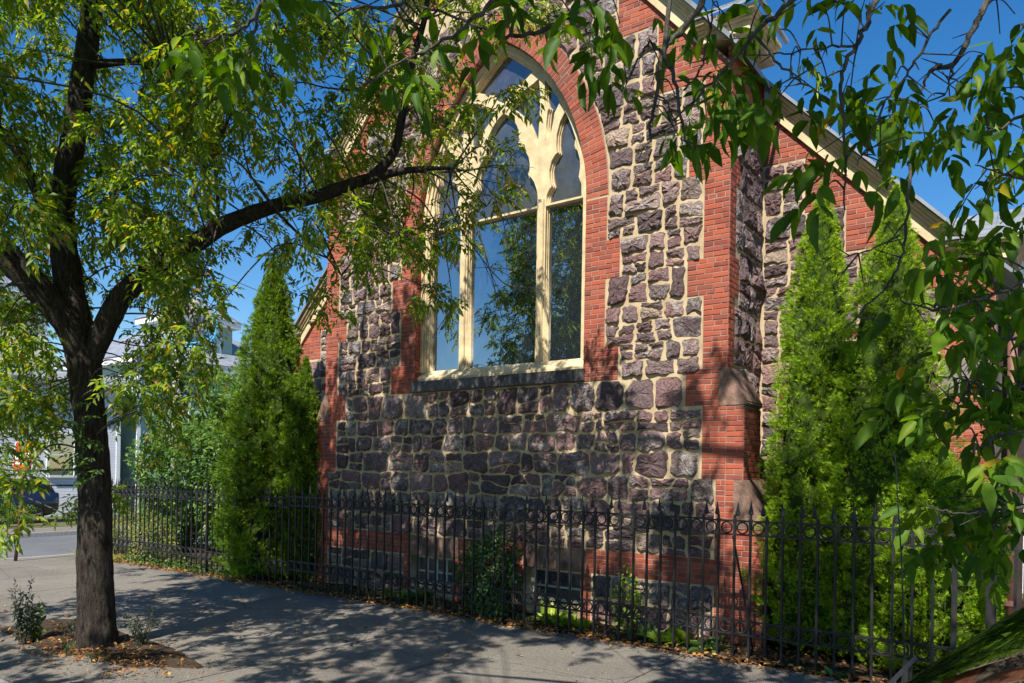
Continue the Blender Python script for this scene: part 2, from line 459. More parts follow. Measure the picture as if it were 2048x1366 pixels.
POINT = MB()
def brick_field(origin, ux, n, intervals_at, z0, z1, part, depth=.05, stop_z=None):
    """intervals_at(z) -> list of (a, b) along ux to fill with bricks in the course at z"""
    k = 0; z = z0
    while z < z1 - .02:
        h = min(COURSE, z1 - z) - JOINT
        if h > .03:
            for a, b in intervals_at(z + h / 2):
                q0 = np.array(origin) + np.array(n) * .0025; U_ = np.array(ux)
                POINT.add([q0 + U_ * a + (0, 0, z), q0 + U_ * b + (0, 0, z), q0 + U_ * b + (0, 0, z + COURSE), q0 + U_ * a + (0, 0, z + COURSE)], [(0, 1, 2, 3)])
                off = (k % 2) * BLEN / 2 + (.03 if k % 6 == 5 else 0)
                L = BLEN if k % 6 != 5 else BLEN / 2
                t = math.floor((a - off) / L) * L + off
                while t < b - 1e-4:
                    x0, x1 = max(a, t), min(b, t + L)
                    if x1 - x0 < .05 and x1 < b - 1e-4: t += L; continue   # slivers are swallowed by the next brick
                    if b - x1 < .05: x1 = b
                    if x0 - a < .05: x0 = a
                    if x1 - x0 > .03:
                        o = np.array(origin) + np.array(ux) * (x0 + JOINT / 2) + np.array((0, 0, z + JOINT / 2))
                        brick(o, ux, (0, 0, 1), n, x1 - x0 - JOINT, h, depth, part)
                    t += L
                    if x1 >= b: break
        z += COURSE; k += 1

STONES = []
def warp(x, z, amp):
    """smooth 2-D wobble shared by neighbouring stones"""
    a = math.sin(x * 7.3 + 1.7 * math.sin(z * 5.1)) + .6 * math.sin(x * 13.7 + z * 9.3 + 2)
    b = math.sin(z * 8.1 + 1.9 * math.sin(x * 4.7 + 1)) + .6 * math.sin(x * 11.1 - z * 12.9)
    return amp * a, amp * .8 * b
def stone(quad, plane, part, proud=None, gap=.016, amp=.012, clamp=None, rnd=.22):
    """quad: 4 (a, b) corners CCW on the wall plane; plane = (origin, ux, n)"""
    o, ux, n = (np.asarray(q, float) for q in plane)
    q = np.array(quad, float); cen = q.mean(0)
    w = q[:, 0].max() - q[:, 0].min(); h = q[:, 1].max() - q[:, 1].min()
    if w < .05 or h < .04: return
    # boundary with rounded, broken corners
    pts = []
    kk = [random.uniform(.5, 1.3) * rnd for _ in range(4)]
    for i in range(4):
        p, pn, pv = q[i], q[(i + 1) % 4], q[i - 1]
        f1 = min(.45, kk[i]); 
        pts.append(p + (pv - p) * f1 * .5 * min(1, h / max(w, h) * 1.4)); pts.append(p + (pn - p) * f1 * .5 * min(1, h / max(w, h) * 1.4) + (cen - p) * .02)
        nseg = 5 if (i % 2 == 0 and w > .28) or (i % 2 == 1 and h > .28) else 3
        for t in range(1, nseg):
            pts.append(p + (pn - p) * (.12 + .76 * t / nseg + random.uniform(-.04, .04)) + np.array([random.uniform(-.006, .006), random.uniform(-.006, .006)]))
    pts = np.array(pts)
    d = pts - cen; L = np.linalg.norm(d, axis=1)[:, None] + 1e-6
    pts = pts - d / L * gap * np.array([random.uniform(.4, 2.3) for _ in range(len(pts))])[:, None]
    # clear the warp
    for i in range(len(pts)):
        a, b = warp(pts[i, 0], pts[i, 1], amp); pts[i] += (a, b)
        if clamp: pts[i] = clamp(pts[i])
    if proud is None: proud = random.uniform(.018, .042) * min(1.25, (w + h) / .6 + .25)
    N = len(pts); cen = pts.mean(0)
    tilt = np.array([random.uniform(-.16, .16), random.uniform(-.25, .12)])
    rings = [(1.0, -.03), (.985, .008), (.90, .62), (.62, .92), (.30, 1.0)]
    V = []
    for k, (sc, hh) in enumerate(rings):
        for i in range(N):
            p = cen + (pts[i] - cen) * sc
            if k >= 2: p = p + np.array([random.uniform(-.012, .012), random.uniform(-.012, .012)])
            dd = hh if k < 1 else (.008 if k == 1 else proud * hh + random.uniform(-.5, .5) * proud * .62 + (p - cen) @ tilt)
            if k >= 1: dd = max(dd, .003)
            V.append(o + ux * p[0] + np.array((0, 0, p[1])) + n * dd)
    V.append(o + ux * cen[0] + np.array((0, 0, cen[1])) + n * (proud * random.uniform(.8, 1.15)))
    Fc = []
    for k in range(len(rings) - 1):
        for i in range(N):
            a, b = k * N + i, k * N + (i + 1) % N
            if random.random() < .5: Fc += [(a, b, b + N), (a, b + N, a + N)]
            else: Fc += [(a, b, a + N), (b, b + N, a + N)]
    ktop = (len(rings) - 1) * N
    Fc += [(ktop + i, ktop + (i + 1) % N, len(V) - 1) for i in range(N)]
    c3 = o + ux * cen[0] + np.array((0, 0, cen[1])); u, v, dep = proj(c3)
    vis = (c3 - CAM) @ n < 0
    area = w * h / dep ** 2 * abs((c3 - CAM) @ n) / dep if (0 < u < 2048 and 0 < v < 1366 and vis) else 0
    STONES.append((area, V, Fc, part))

def rubble(x0, x1, zl, zh, plane, part, amp, clamp=None, big=1.0, rnd=.22, wide=.0):
    """one band of random rubble between x0 and x1"""
    H = zh - zl
    if x1 - x0 < .07: return
    xs = [x0]
    while x1 - xs[-1] > .66 * big:
        xs.append(xs[-1] + random.uniform(.20, .58) * big)
    r = x1 - xs[-1]
    if r > .44: xs.append(xs[-1] + r * random.uniform(.4, .6))
    xs.append(x1)
    for a, b in zip(xs[:-1], xs[1:]):
        w = b - a; q = random.random()
        sk = random.uniform(-.05, .05)
        if H < .19 or (q < .50 and H < .5):
            stone([(a, zl), (b, zl), (b, zh), (a, zh)], plane, part, None, .014 + wide, amp, clamp, rnd)
        else:
            zm = zl + H * random.uniform(.38, .64); t = random.uniform(-.045, .045)
            for (p, pz, lo) in ((zl, zm, True), (zm, zh, False)):
                za, zb = (zm - t, zm + t)
                bot = (zl, zl) if lo else (za, zb); top = (za, zb) if lo else (zh, zh)
                if w > .36 and random.random() < .55:
                    mx = a + w * random.uniform(.38, .62); bm_ = (bot[0] + bot[1]) / 2; tm = (top[0] + top[1]) / 2
                    stone([(a, bot[0]), (mx + sk, bm_), (mx - sk, tm), (a, top[0])], plane, part, None, .013 + wide, amp, clamp, rnd)
                    stone([(mx + sk, bm_), (b, bot[1]), (b, top[1]), (mx - sk, tm)], plane, part, None, .013 + wide, amp, clamp, rnd)
                else:
                    stone([(a, bot[0]), (b, bot[1]), (b, top[1]), (a, top[0])], plane, part, None, .013 + wide, amp, clamp, rnd)

# --- the front wall (mortar body with the window opening) ---------------------------
def arch_loop(R, n=14, zb=SILL_B):
    """closed loop of the window opening grown to radius R"""
    g = R - RIN; pts = [(XW - HW - g, zb), (XW + HW + g, zb)]
    top = math.acos((RIN - HW) / R)
    right = [(XW - (RIN - HW) + R * math.cos(top * i / n), Z0 + R * math.sin(top * i / n)) for i in range(n + 1)]
    left = [(2 * XW - x, z) for x, z in reversed(right)]
    return pts + right + left[1:]
BW = [(-6.10, -5.20), (-8.36, -7.46)]       # basement window openings
BW_Z = (.20, .66)
rz_l, rz_r = rake_z(XL) + .15, rake_z(XR) + .15
outer = [(XL + .004, -.3), (XR - .004, -.3), (XR - .004, rz_r), (XC, 11.1), (XL + .004, rz_l)]
holes = [arch_loop(RIN + .01)]
for a, b in BW: holes.append([(a, BW_Z[0]), (b, BW_Z[0]), (b, BW_Z[1]), (a, BW_Z[1])])
me = extrude_loops([outer] + holes, YF, YA + .6); me.materials.append(M['mortar'])
front_wall = link('front_wall', me, church)

FPL = ((0, YF, 0), (1, 0, 0), (0, -1, 0))    # plane: a = world x
def front_brick_intervals(z):
    out = []
    zr = rake_z(XL)
    # gable limits at this height
    half = (10.96 + .12 - z) / RAKE_S
    gl, gr = max(XL, XC - half), min(XR, XC + half)
    if gr - gl < .1: return []
    if .665 < z < .975:                       # plinth band, full width less the lintels
        segs = [(XL, XR)]
        lint = [(a - .07, b + .07) for a, b in BW]
        for a, b in sorted(lint):
            ns = []
            for p, q in segs:
                if a > p and b < q: ns += [(p, a), (b, q)]
                else: ns.append((p, q))
            segs = ns
        return [(p, q) for p, q in segs]
    w = pier_w(z)
    jw = jamb_w(z)
    ax = arch_x(z, ROUT + .012) if z > Z0 else None
    bl = [(gl, min(XL + w, XC))] if XL + w > gl else []
    br = [(max(XR - w, XC), gr)] if XR - w < gr else []
    if z > 7.77:
        if w > 8: bl, br = [(gl, XC)], [(XC, gr)]
    out = bl + br
    if z < .665:                              # piers beside the basement windows
        out += [(BW[1][0] - .16, BW[1][0]), (BW[1][1], BW[0][0]), (BW[0][1], BW[0][1] + .16)]
    if jw and z <= Z0:
        out += [(XW - HW - jw, XW - HW), (XW + HW, XW + HW + jw)]
    if ax:                                    # keep the field out of the arch ring
        res = []
        for a, b in out:
            if b <= XW - ax or a >= XW + ax: res.append((a, b))
            else:
                if a < XW - ax: res.append((a, XW - ax))
                if b > XW + ax: res.append((XW + ax, b))
        out = res
    out = sorted(out); mer = []
    for a, b in out:
        if mer and a - mer[-1][1] < .02: mer[-1] = (mer[-1][0], max(b, mer[-1][1]))
        else: mer.append((a, b))
    return mer
brick_field((0, YF, 0), (1, 0, 0), (0, -1, 0), front_brick_intervals, .02, 11.0, 'front', depth=.05)
# jamb bricks seen end-on inside the reveal
for zc in np.arange(SILL_B + .2, Z0, COURSE):
    pass
k = 0; z = 3.44
while z < Z0 - .02:
    for side in (-1, 1):
        x = XW + side * HW
        y = YF + .004; L1 = .11 if k % 2 else .2
        for L in ((L1, .205 - L1) if L1 < .2 else (.205,)):
            o = (x, y + JOINT / 2, z + JOINT / 2) if side < 0 else (x, y + L - JOINT / 2, z + JOINT / 2)
            brick(o, (0, 1, 0) if side < 0 else (0, -1, 0), (0, 0, 1), (-side, 0, 0), L - JOINT, COURSE - JOINT, .04, 'front')
            y += L
    z += COURSE; k += 1
# arch ring of radial bricks with soffit
top_a = math.acos((RIN - HW) / ROUT)
nring = int(top_a * (RIN + .12) / COURSE)
for side in (1, -1):
    for i in range(nring):
        th = top_a * (i + .08) / nring; dth = top_a / nring
        cx = XW - side * (RIN - HW)
        er = np.array([side * math.cos(th + dth / 2), 0, math.sin(th + dth / 2)])
        et = np.array([-side * math.sin(th + dth / 2), 0, math.cos(th + dth / 2)])
        cut = RIN
        lens = (.11, .23) if i % 2 else (.215, .125)
        r0 = RIN
        for L in lens:
            rm = r0 + L / 2
            p = np.array([cx, YF, Z0]) + er * (r0 + .004) - et * (dth * rm / 2 - .004)
            if side * ((p + er * L * .6)[0] - XW) > .02:
                if side > 0: brick(p, er, et, (0, -1, 0), L - .008, dth * rm - .009, .2, 'front')
                else: brick(p + er * (L - .008), -er, et, (0, -1, 0), L - .008, dth * rm - .009, .2, 'front')
            r0 += L

ring_loop = []
for R_, rev in ((ROUT + .004, False), (RIN + .004, True)):
    q = arch_loop(R_, 14, Z0)[2:]
    ring_loop += q[::-1] if rev else q
# rubble infill of the front
lev = [.03, .33, .665]
bands = [(.03, .34), (.34, .665)]
for a, b in bands:
    segs = [(XL + .14, BW[1][0] - .16), (BW[0][1] + .16, XR - .13)]
    for p, q in segs: rubble(p, q, a, b, FPL, 'front', .008, None, .8)
lv = [.98, 1.27, 1.66, 1.982, 2.30, 2.56, 2.838, 3.245]
for a, b in zip(lv[:-1], lv[1:]):
    w = pier_w((a + b) / 2)
    rubble(XL + w + .01, XR - w - .01, a, b, FPL, 'front', .021, (lambda w: lambda p: np.array([min(max(p[0], XL + w + .008), XR - w - .008), min(max(p[1], .985), 3.235)]))(w), 1.0, .34)
lv = [3.255, 3.48, 3.709, 3.98, 4.215, 4.625, 4.86, 5.106, 5.40, 5.72, 6.03, 6.30, 6.56, 6.85, 7.14, 7.42, 7.77, 8.10, 8.5, 8.9]
for a, b in zip(lv[:-1], lv[1:]):
    zm = (a + b) / 2; w = pier_w(zm)
    jw = jamb_w(zm)
    for side in (-1, 1):
        xo = (XR - w - .012) if side > 0 else (XL + w + .012)
        if zm <= Z0: xi = XW + side * (HW + jw + .012)
        else:
            r = arch_x(a, ROUT + .02); xi = XW + side * (r if r else 0)
            if not r: continue
        def cl(p, side=side, xo=xo, zm=zm, jw=jw, a=a, b=b):
            ww = pier_w(min(max(p[1], a + .001), b - .001))
            lim = HW + (jw if zm <= Z0 else 0) + .010
            if zm > Z0: r = arch_x(p[1], ROUT + .022); lim = r if r else 0
            d = side * (p[0] - XW); d = max(d, lim); d = min(d, side * (xo - XW))
            return np.array([XW + side * d, p[1]])
        # pier toothing may change inside a band: clip to the tighter one
        xin, xout = (xi, xo) if side > 0 else (xo, xi)
        if zm > Z0:
            r2 = arch_x(b, ROUT + .02) or 0
            if side > 0: xin = XW + r2
            else: xout = XW - r2
        rubble(xin, xout, a, b, FPL, 'front', .013, cl, .95, .24, .003)

# --- right and left return walls -------------------------------------------------------
def ret_intervals_r(z):
    w = .33 if pier_w(z) > .4 else .20
    L = YA - YF
    if z > 6.45: return [(0, L)]
    return [(0, w)]
RPL = ((XR, YF, 0), (0, 1, 0), (1, 0, 0))
brick_field((XR, YF, 0), (0, 1, 0), (1, 0, 0), ret_intervals_r, 3.0, 7.28, 'front', .05)
for a, b in zip(np.arange(1.2, 6.3, .36), np.arange(1.56, 6.7, .36)):
    w = .33 if pier_w((a + b) / 2) > .4 else .20
    if b > 6.45: b = 6.44
    rubble(w + .012, YA - YF - .02, a, b, RPL, 'front', .010, None, .75)
LPL = ((XL, YA, 0), (0, -1, 0), (-1, 0, 0))
brick_field((XL, YA, 0), (0, -1, 0), (-1, 0, 0), lambda z: [(YA - YF - .3, YA - YF)] if z < 6.45 else [(0, YA - YF)], 3.0, 7.28, 'front', .05)

# --- stepped corner buttresses ------------------------------------------------------------
def buttress(side):
    xe = XR if side > 0 else XL
    B, Cc = .165 + .05, .46
    zc1, zt1, zc2, zt2 = 2.84, 3.32, 1.36, 1.97
    dB, dC = .60, .80
    n = 'buttress'
    mb = MB()
    x0, x1 = sorted((xe - side * .06, xe + side * (B - .006)))
    mb.box(x0, x1, YF + .001, YF + dB - .006, -.2, zc1)
    x0, x1 = sorted((xe - side * .05, xe + side * (Cc - .006)))
    mb.box(x0, x1, YF + .003, YF + dC - .006, -.25, zc2)
    body = mb.build(n, M['mortar_red'], church)
    # facing bricks: front
    def front(z):
        e = B if z > zc2 else Cc
        inner = 0.0
        if zc1 <= z: return []
        cap = .10 if zc2 <= z < zt2 else 0.0
        a, b = 0.0, e
        return [(a, b)]
    if side > 0: brick_field((xe, YF, 0), (1, 0, 0), (0, -1, 0), lambda z: front(z) if not (zc2 < z < zt2) else [(0, B)], .02, zc1, 'front', .045)
    else:
        brick_field((xe, YF, 0), (1, 0, 0), (0, -1, 0), lambda z: [(-b, -a) for a, b in (front(z) if not (zc2 < z < zt2) else [(0, B)])], .02, zc1, 'front', .045)
    # outer side
    if side > 0:
        brick_field((xe + B, YF, 0), (0, 1, 0), (1, 0, 0), lambda z: [(0, dB)], zt2 - .05, zc1, 'front', .045)
        brick_field((xe + Cc, YF, 0), (0, 1, 0), (1, 0, 0), lambda z: [(0, dC)], .02, zc2, 'front', .045)
    else:
        brick_field((xe - B, YF + dB, 0), (0, -1, 0), (-1, 0, 0), lambda z: [(0, dB)], zt2 - .05, zc1, 'front', .045)
        brick_field((xe - Cc, YF + dC, 0), (0, -1, 0), (-1, 0, 0), lambda z: [(0, dC)], .02, zc2, 'front', .045)
    # weathered cap stones
    def cap(pts, d, yo):
        q = [(xe + side * a, z) for a, z in pts]
        if side < 0: q = q[::-1]
        bm = bmesh.new(); t = MB().prism(q, YF - yo, YF + d)
        for v in t.v: bm.verts.new(v)
        bm.verts.ensure_lookup_table()
        for f in t.f: bm.faces.new([bm.verts[i] for i in f])
        bmesh.ops.bevel(bm, geom=list(bm.edges), offset=.014, segments=2, affect='EDGES')
        o = MB(); o.bm(bm); bm.free()
        return o.build('weathering_stone', M['brownstone'], body)
    cap([(-.11, zc1), (B + .012, zc1), (B + .03, zc1 + .05), (.015, zt1), (-.11, zt1)], dB + .02, .014)
    cap([(B - .12, zc2), (Cc + .012, zc2), (Cc + .03, zc2 + .06), (B + .012, zt2), (B - .12, zt2)], dC + .02, .016)
    return body
buttress(1); buttress(-1)

# --- great window -------------------------------------------------------------------------
window = empty('window', (XW, YF + .2, SILL_B)); adopt(window, church)
Aop = [(0.0, 8.27), (.094, 8.20), (.2, 8.115), (.44, 7.925), (.52, 7.86), (.40, 7.80), (.29, 7.746), (.235, 7.745), (.21, 7.704), (.17, 7.639), (.08, 7.59), (0, 7.545)]
Bop = [(.622, 7.69), (.55, 7.64), (.45, 7.61), (.415, 7.55), (.32, 7.535), (.24, 7.49), (.15, 7.43), (.22, 7.375), (.30, 7.302), (.37, 7.24), (.385, 7.205), (.45, 7.15), (.50, 7.056), (.56, 6.92), (.633, 6.72), (.64, 7.337), (.615, 7.40), (.64, 7.46)]
Cop = [(.753, 7.66), (.80, 7.60), (.90, 7.43), (.97, 7.27), (.888, 7.143), (.87, 7.044), (.84, 6.90), (.796, 6.78), (.805, 7.0), (.825, 7.19), (.845, 7.235), (.79, 7.286), (.765, 7.367)]
Dop = [(1.09, 7.08), (1.16, 6.93), (1.225, 6.76), (1.245, 6.69), (1.226, 6.582), (1.287, 6.486), (1.318, 6.375), (1.328, 6.27), (1.306, 6.135), (1.35, 6.023), (1.365, 5.87), (.81, 5.87), (.836, 5.986), (.87, 6.05), (.921, 6.094), (.895, 6.15), (.878, 6.24), (.874, 6.335), (.905, 6.452), (.96, 6.52), (1.01, 6.552), (.99, 6.60), (.984, 6.68), (.992, 6.825), (1.038, 6.979)]
Eh = [(0.0, 7.345), (.07, 7.30), (.141, 7.236), (.2, 7.165), (.237, 7.103), (.262, 7.02), (.266, 6.93), (.252, 6.815), (.33, 6.765), (.395, 6.699), (.45, 6.60), (.472, 6.50), (.468, 6.42), (.443, 6.345), (.50, 6.29), (.554, 6.214), (.60, 6.10), (.62, 6.0), (.625, 5.87)]
mir = lambda L: [(-x, z) for x, z in reversed(L)]
full = lambda R: R + [(-x, z) for x, z in reversed(R) if abs(x) > 1e-6]
ops = [(full(Aop), 'h'), (Bop, 'h'), (mir(Bop), 'h'), (Cop, 'h'), (mir(Cop), 'h'), (Dop, 'h'), (mir(Dop), 'h'), (full(Eh), 'h'),
       ([(-.625, 3.60), (.625, 3.60), (.625, 5.825), (-.625, 5.825)], 'l'), ([(.815, 3.60), (1.41, 3.60), (1.40, 5.825), (.815, 5.825)], 'l'), ([(-1.41, 3.60), (-.815, 3.60), (-.815, 5.825), (-1.40, 5.825)], 'l')]
def shrink(L, d):
    a = np.array(L); n = len(a); out = []
    ar = 0.5 * np.sum(a[:, 0] * np.roll(a[:, 1], -1) - np.roll(a[:, 0], -1) * a[:, 1]); sg = 1 if ar > 0 else -1
    for i in range(n):
        e1 = a[i] - a[i - 1]; e2 = a[(i + 1) % n] - a[i]
        n1 = np.array([-e1[1], e1[0]]) / (np.linalg.norm(e1) + 1e-9); n2 = np.array([-e2[1], e2[0]]) / (np.linalg.norm(e2) + 1e-9)
        nn = n1 + n2; nn /= max(np.linalg.norm(nn), .55); out.append(tuple(a[i] + sg * nn * d))
    return out
fr = [(x - XW, z) for x, z in arch_loop(RIN - .005, 14, 3.45)]
wx = lambda L: [(x + XW, z) for x, z in L]
for (y0, y1, d, nm) in ((YF + .165, YF + .205, -.030, 'tracery'), (YF + .206, YF + .235, -.015, 'tracery_moulding'), (YF + .236, YF + .275, .0, 'tracery_backing')):
    me = extrude_loops([wx(fr)] + [wx([(x, max(z, 5.862) if k_ == 'h' else min(z, 5.832)) for x, z in shrink(L, d)]) for L, k_ in ops], y0, y1); me.materials.append(M['cream'])
    link(nm, me, window)
for L, kind in ops:
    cx = sum(p[0] for p in L) / len(L)
    me = extrude_loops([wx(shrink(L, -.03))], YF + .256, YF + .262)
    me.materials.append(M['glass'] if kind == 'l' else M['glass_haze'])
    link('pane', me, window)
# mullion mouldings on the face and the frame of the jambs
for sx in (-.72, .72):
    mb = MB(); mb.box(XW + sx - .05, XW + sx + .05, YF + .135, YF + .166, 3.57, 5.95, .008)
    mb.build('mullion', M['cream'], window)
for side in (-1, 1):
    mb = MB()
    for q, w_, d_ in ((0, .055, .10), (.056, .04, .128), (.097, .04, .15)):
        x0, x1 = sorted((XW + side * (HW - .004 - q), XW + side * (HW - .004 - q - w_)))
        mb.box(x0, x1, YF + d_, YF + .166, 3.57, Z0 + .15, .006)
    mb.build('jamb_moulding', M['cream'], window)
# arched outer moulding of the frame
for side in (-1, 1):
    for (r0, r1, y0) in ((RIN - .06, RIN - .006, YF + .105), (RIN - .11, RIN - .061, YF + .135)):
        loop = []
        n = 16
        for R, rev in ((r1, False), (r0, True)):
            ta = math.acos(min(1, (RIN - HW) / R)); L = [(XW + side * (-(RIN - HW) + R * math.cos(ta * i / n)), Z0 + .15 * 0 + R * math.sin(ta * i / n)) for i in range(n + 1)]
            loop += L[::-1] if rev else L
        me = extrude_loops([loop], y0, YF + .166); me.materials.append(M['cream']); link('arch_moulding', me, window)
mb = MB(); mb.prismx([(YF + .05, 3.425), (YF + .24, 3.425), (YF + .24, 3.60), (YF + .16, 3.60), (YF + .05, 3.47)], XW - HW + .003, XW + HW - .003)
mb.build('wooden_sill', M['cream'], window)
mb = MB(); mb.box(XW - HW - .06, XW + HW + .03, YF - .06, YF + .22, SILL_B + .003, 3.422, .012)
mb.build('stone_sill', M['sill'], window)

# --- basement windows ------------------------------------------------------------------------
for a, b in BW:
    w = empty('basement_window', ((a + b) / 2, YF + .12, BW_Z[0])); adopt(w, church)
    MB().box(a - .065, b + .065, YF - .012, YF + .22, BW_Z[1] + .002, .972, .01).build('lintel', M['brownstone'], w)
    MB().box(a + .002, b - .002, YF + .01, YF + .3, BW_Z[0] - .05, BW_Z[0], .004).build('sill', M['brownstone'], w)
    f = MB(); y0, y1 = YF + .13, YF + .175
    f.box(a, a + .05, y0, y1, BW_Z[0], BW_Z[1]); f.box(b - .05, b, y0, y1, BW_Z[0], BW_Z[1])
    f.box(a + .05, b - .05, y0, y1, BW_Z[1] - .045, BW_Z[1]); f.box(a + .05, b - .05, y0, y1, BW_Z[0], BW_Z[0] + .045)
    n = 4; sw = (b - a - .1) / n
    for i in range(1, n): f.box(a + .05 + sw * i - .014, a + .05 + sw * i + .014, y0 + .004, y1 - .004, BW_Z[0] + .045, BW_Z[1] - .045)
    zm = (BW_Z[0] + BW_Z[1]) / 2 - .03
    for i in range(n):
        f.box(a + .05 + sw * i + (.014 if i else 0), a + .05 + sw * (i + 1) - (.014 if i < n - 1 else 0), y0 + .008, y1 - .008, zm - .014, zm + .014)
    f.build('frame', m_simple('weathered_sash_paint', (.46, .46, .36), .7, 0, .3, .25, 9), w)
    for i in range(n):
        for (p, q) in ((BW_Z[0] + .045, zm - .014), (zm + .014, BW_Z[1] - .045)):
            MB().box(a + .05 + sw * i + .012, a + .05 + sw * (i + 1) - .012, YF + .150, YF + .156, p, q).build('pane', M['glass_haze'], w)

# --- aisles ----------------------------------------------------------------------------------
def aisle(side):
    """lean-to aisle wall: local x runs outward from the nave corner"""
    xe = XR if side > 0 else XL
    W = 2.64
    rk = lambda q: 6.87 - 1.06 * q            # underside of the raking board, q = distance from the nave
    pts = [(xe, -.3), (xe + side * W, -.3), (xe + side * W, rk(W) + .12), (xe, rk(0) + .12)]
    if side < 0: pts = pts[::-1]
    wall = MB().prism(pts, YA, YA + .5).build('aisle_wall', M['mortar'], church)
    steps = [(0, .55, 6.10), (.55, 1.05, 5.42), (1.05, 1.6, 4.80), (1.6, 2.1, 4.25), (2.1, W, 0)]
    win = (.80, 1.32, 2.55, 3.75)
    def iv(z):
        out = []
        lim = (rk(0) + .1 - z) / 1.06
        for a, b, zt in steps:
            b2 = min(b, lim)
            if z > zt and b2 > a: out.append((a, b2))
        if win[2] < z < win[3]: 
            t = .12 if int(z / .3) % 2 else .22
            out += [(win[0] - t, win[0]), (win[1], win[1] + t)]
        if win[2] - .07 < z <= win[2] or win[3] <= z < win[3] + .13: out.append((win[0] - .1, win[1] + .1))
        if 2.85 < z < 3.2: out.append((.26, .50))
        if 1.55 < z < 1.70: out.append((.32, .60))
        # dressed blocks in the corner pier
        res = []
        for a, b in out:
            if a >= 2.09 and (2.98 < z < 3.39 or 1.70 < z < 1.95): continue
            res.append((a, b))
        out = sorted(res); mer = []
        for a, b in out:
            if mer and a - mer[-1][1] < .02: mer[-1] = (mer[-1][0], max(b, mer[-1][1]))
            else: mer.append((a, b))
        return mer
    if side > 0: brick_field((xe, YA, 0), (1, 0, 0), (0, -1, 0), iv, .05, 6.9, 'aisle%d' % side, .05)
    else: brick_field((xe, YA, 0), (1, 0, 0), (0, -1, 0), lambda z: [(-b, -a) for a, b in reversed(iv(z))], .05, 6.9, 'aisle%d' % side, .05)
    for a, b in ((2.985, 3.385), (1.705, 1.945)):
        x0, x1 = sorted((xe + side * 2.11, xe + side * (W + .02)))
        MB().box(x0, x1, YA - .03, YA + .3, a, b, .014).build('dressed_block', M['greystone'], wall)
    pl = ((xe, YA, 0), (side, 0, 0), (0, -1, 0))
    zs = [.05, .36, .66, .95, 1.22, 1.55, 1.70, 1.97, 2.26, 2.50, 2.85, 3.20, 3.50, 3.86, 4.20, 4.5, 4.80, 5.1, 5.42, 5.76, 6.10]
    for a, b in zip(zs[:-1], zs[1:]):
        zm = (a + b) / 2
        hi = max([q for p, q, zt in steps if zt > zm] + [0])
        segs = [(0.02, hi)]
        def cut(s0, s1):
            nonlocal segs
            ns = []
            for p, q in segs:
                if s1 <= p or s0 >= q: ns.append((p, q))
                else:
                    if s0 - p > .08: ns.append((p, s0))
                    if q - s1 > .08: ns.append((s1, q))
            segs = ns
        if win[2] - .05 < zm < win[3] + .1: cut(win[0] - .23, win[1] + .23)
        if 2.85 < zm < 3.2: cut(.25, .51)
        if 1.55 < zm < 1.7: cut(.31, .61)
        for p, q in segs:
            if side > 0: rubble(p + .01, q - .01, a, b, pl, 'aisle%d' % side, .010, None, .85, .2)
            else: rubble(-q + .01, -p - .01, a, b, ((xe, YA, 0), (1, 0, 0), (0, -1, 0)), 'aisle%d' % side, .010, None, .85, .2)
    # small aisle window
    w = empty('aisle_window', (xe + side * 1.06, YA, win[2])); adopt(w, church)
    x0, x1 = sorted((xe + side * win[0], xe + side * win[1]))
    MB().box(x0, x1, YA - .004, YA + .01, win[2], win[3]).build('pane', M['glass'], w)
    f = MB(); f.box(x0, x0 + .05, YA - .03, YA - .002, win[2], win[3]); f.box(x1 - .05, x1, YA - .03, YA - .002, win[2], win[3])
    f.box(x0 + .05, x1 - .05, YA - .03, YA - .002, win[3] - .05, win[3]); f.box(x0 + .05, x1 - .05, YA - .03, YA - .002, win[2], win[2] + .05)
    f.build('frame', M['cream'], w)
    MB().box(x0 - .06, x1 + .06, YA - .09, YA - .001, win[2] - .09, win[2] - .004, .01).build('sill', M['cream'], w)
    # raking cornice, roof and kneeler
    rake_trim([(xe + side * .0, rk(0)), (xe + side * (W - .40), rk(W - .40))], side, YA, 'aisle')
    z0 = rk(W - .40) - .02
    kneeler(xe + side * (W - .46), xe + side * (W + .16), z0, side, YA)
    th = .05
    q0, q1 = -.05, W + .25
    A = [(xe + side * q0, rk(q0) + .36), (xe + side * q1, rk(q1) + .36)]
    r = [(A[0][0], A[0][1] + th), (A[0][0], A[0][1]), (A[1][0], A[1][1]), (A[1][0], A[1][1] + th)]
    if side < 0: r = r[::-1]
    MB().prism(r, YA - .22, YA + 9).build('aisle_roof', M['slate'], church)
    return wall

def rake_trim(line, side, y, tagname):
    """cream raking board with stepped mouldings above it; line = underside from top to foot"""
    (xa, za), (xb, zb) = line
    L = math.hypot(xb - xa, zb - za); nx, nz = -(zb - za) / L * (1 if xb > xa else -1), abs(xb - xa) / L
    nx = side * abs(zb - za) / L
    prof = [(0.0, .13, .055, 'bargeboard'), (.131, .165, .085, 'rake_moulding'), (.166, .20, .120, 'rake_moulding'), (.201, .24, .165, 'rake_moulding')]
    for a, b, d, nm in prof:
        ext = 0.0
        p = [(xa + nx * a, za + nz * a), (xb + nx * a, zb + nz * a), (xb + nx * b, zb + nz * b), (xa + nx * b, za + nz * b)]
        if side > 0: p = p[::-1]
        if side > 0: p = [p[3], p[2], p[1], p[0]]
        ar = sum(p[i][0] * p[(i + 1) % 4][1] - p[(i + 1) % 4][0] * p[i][1] for i in range(4))
        if ar < 0: p = p[::-1]
        MB().prism(p, y - d, y + .02).build(nm, M['cream'], church)

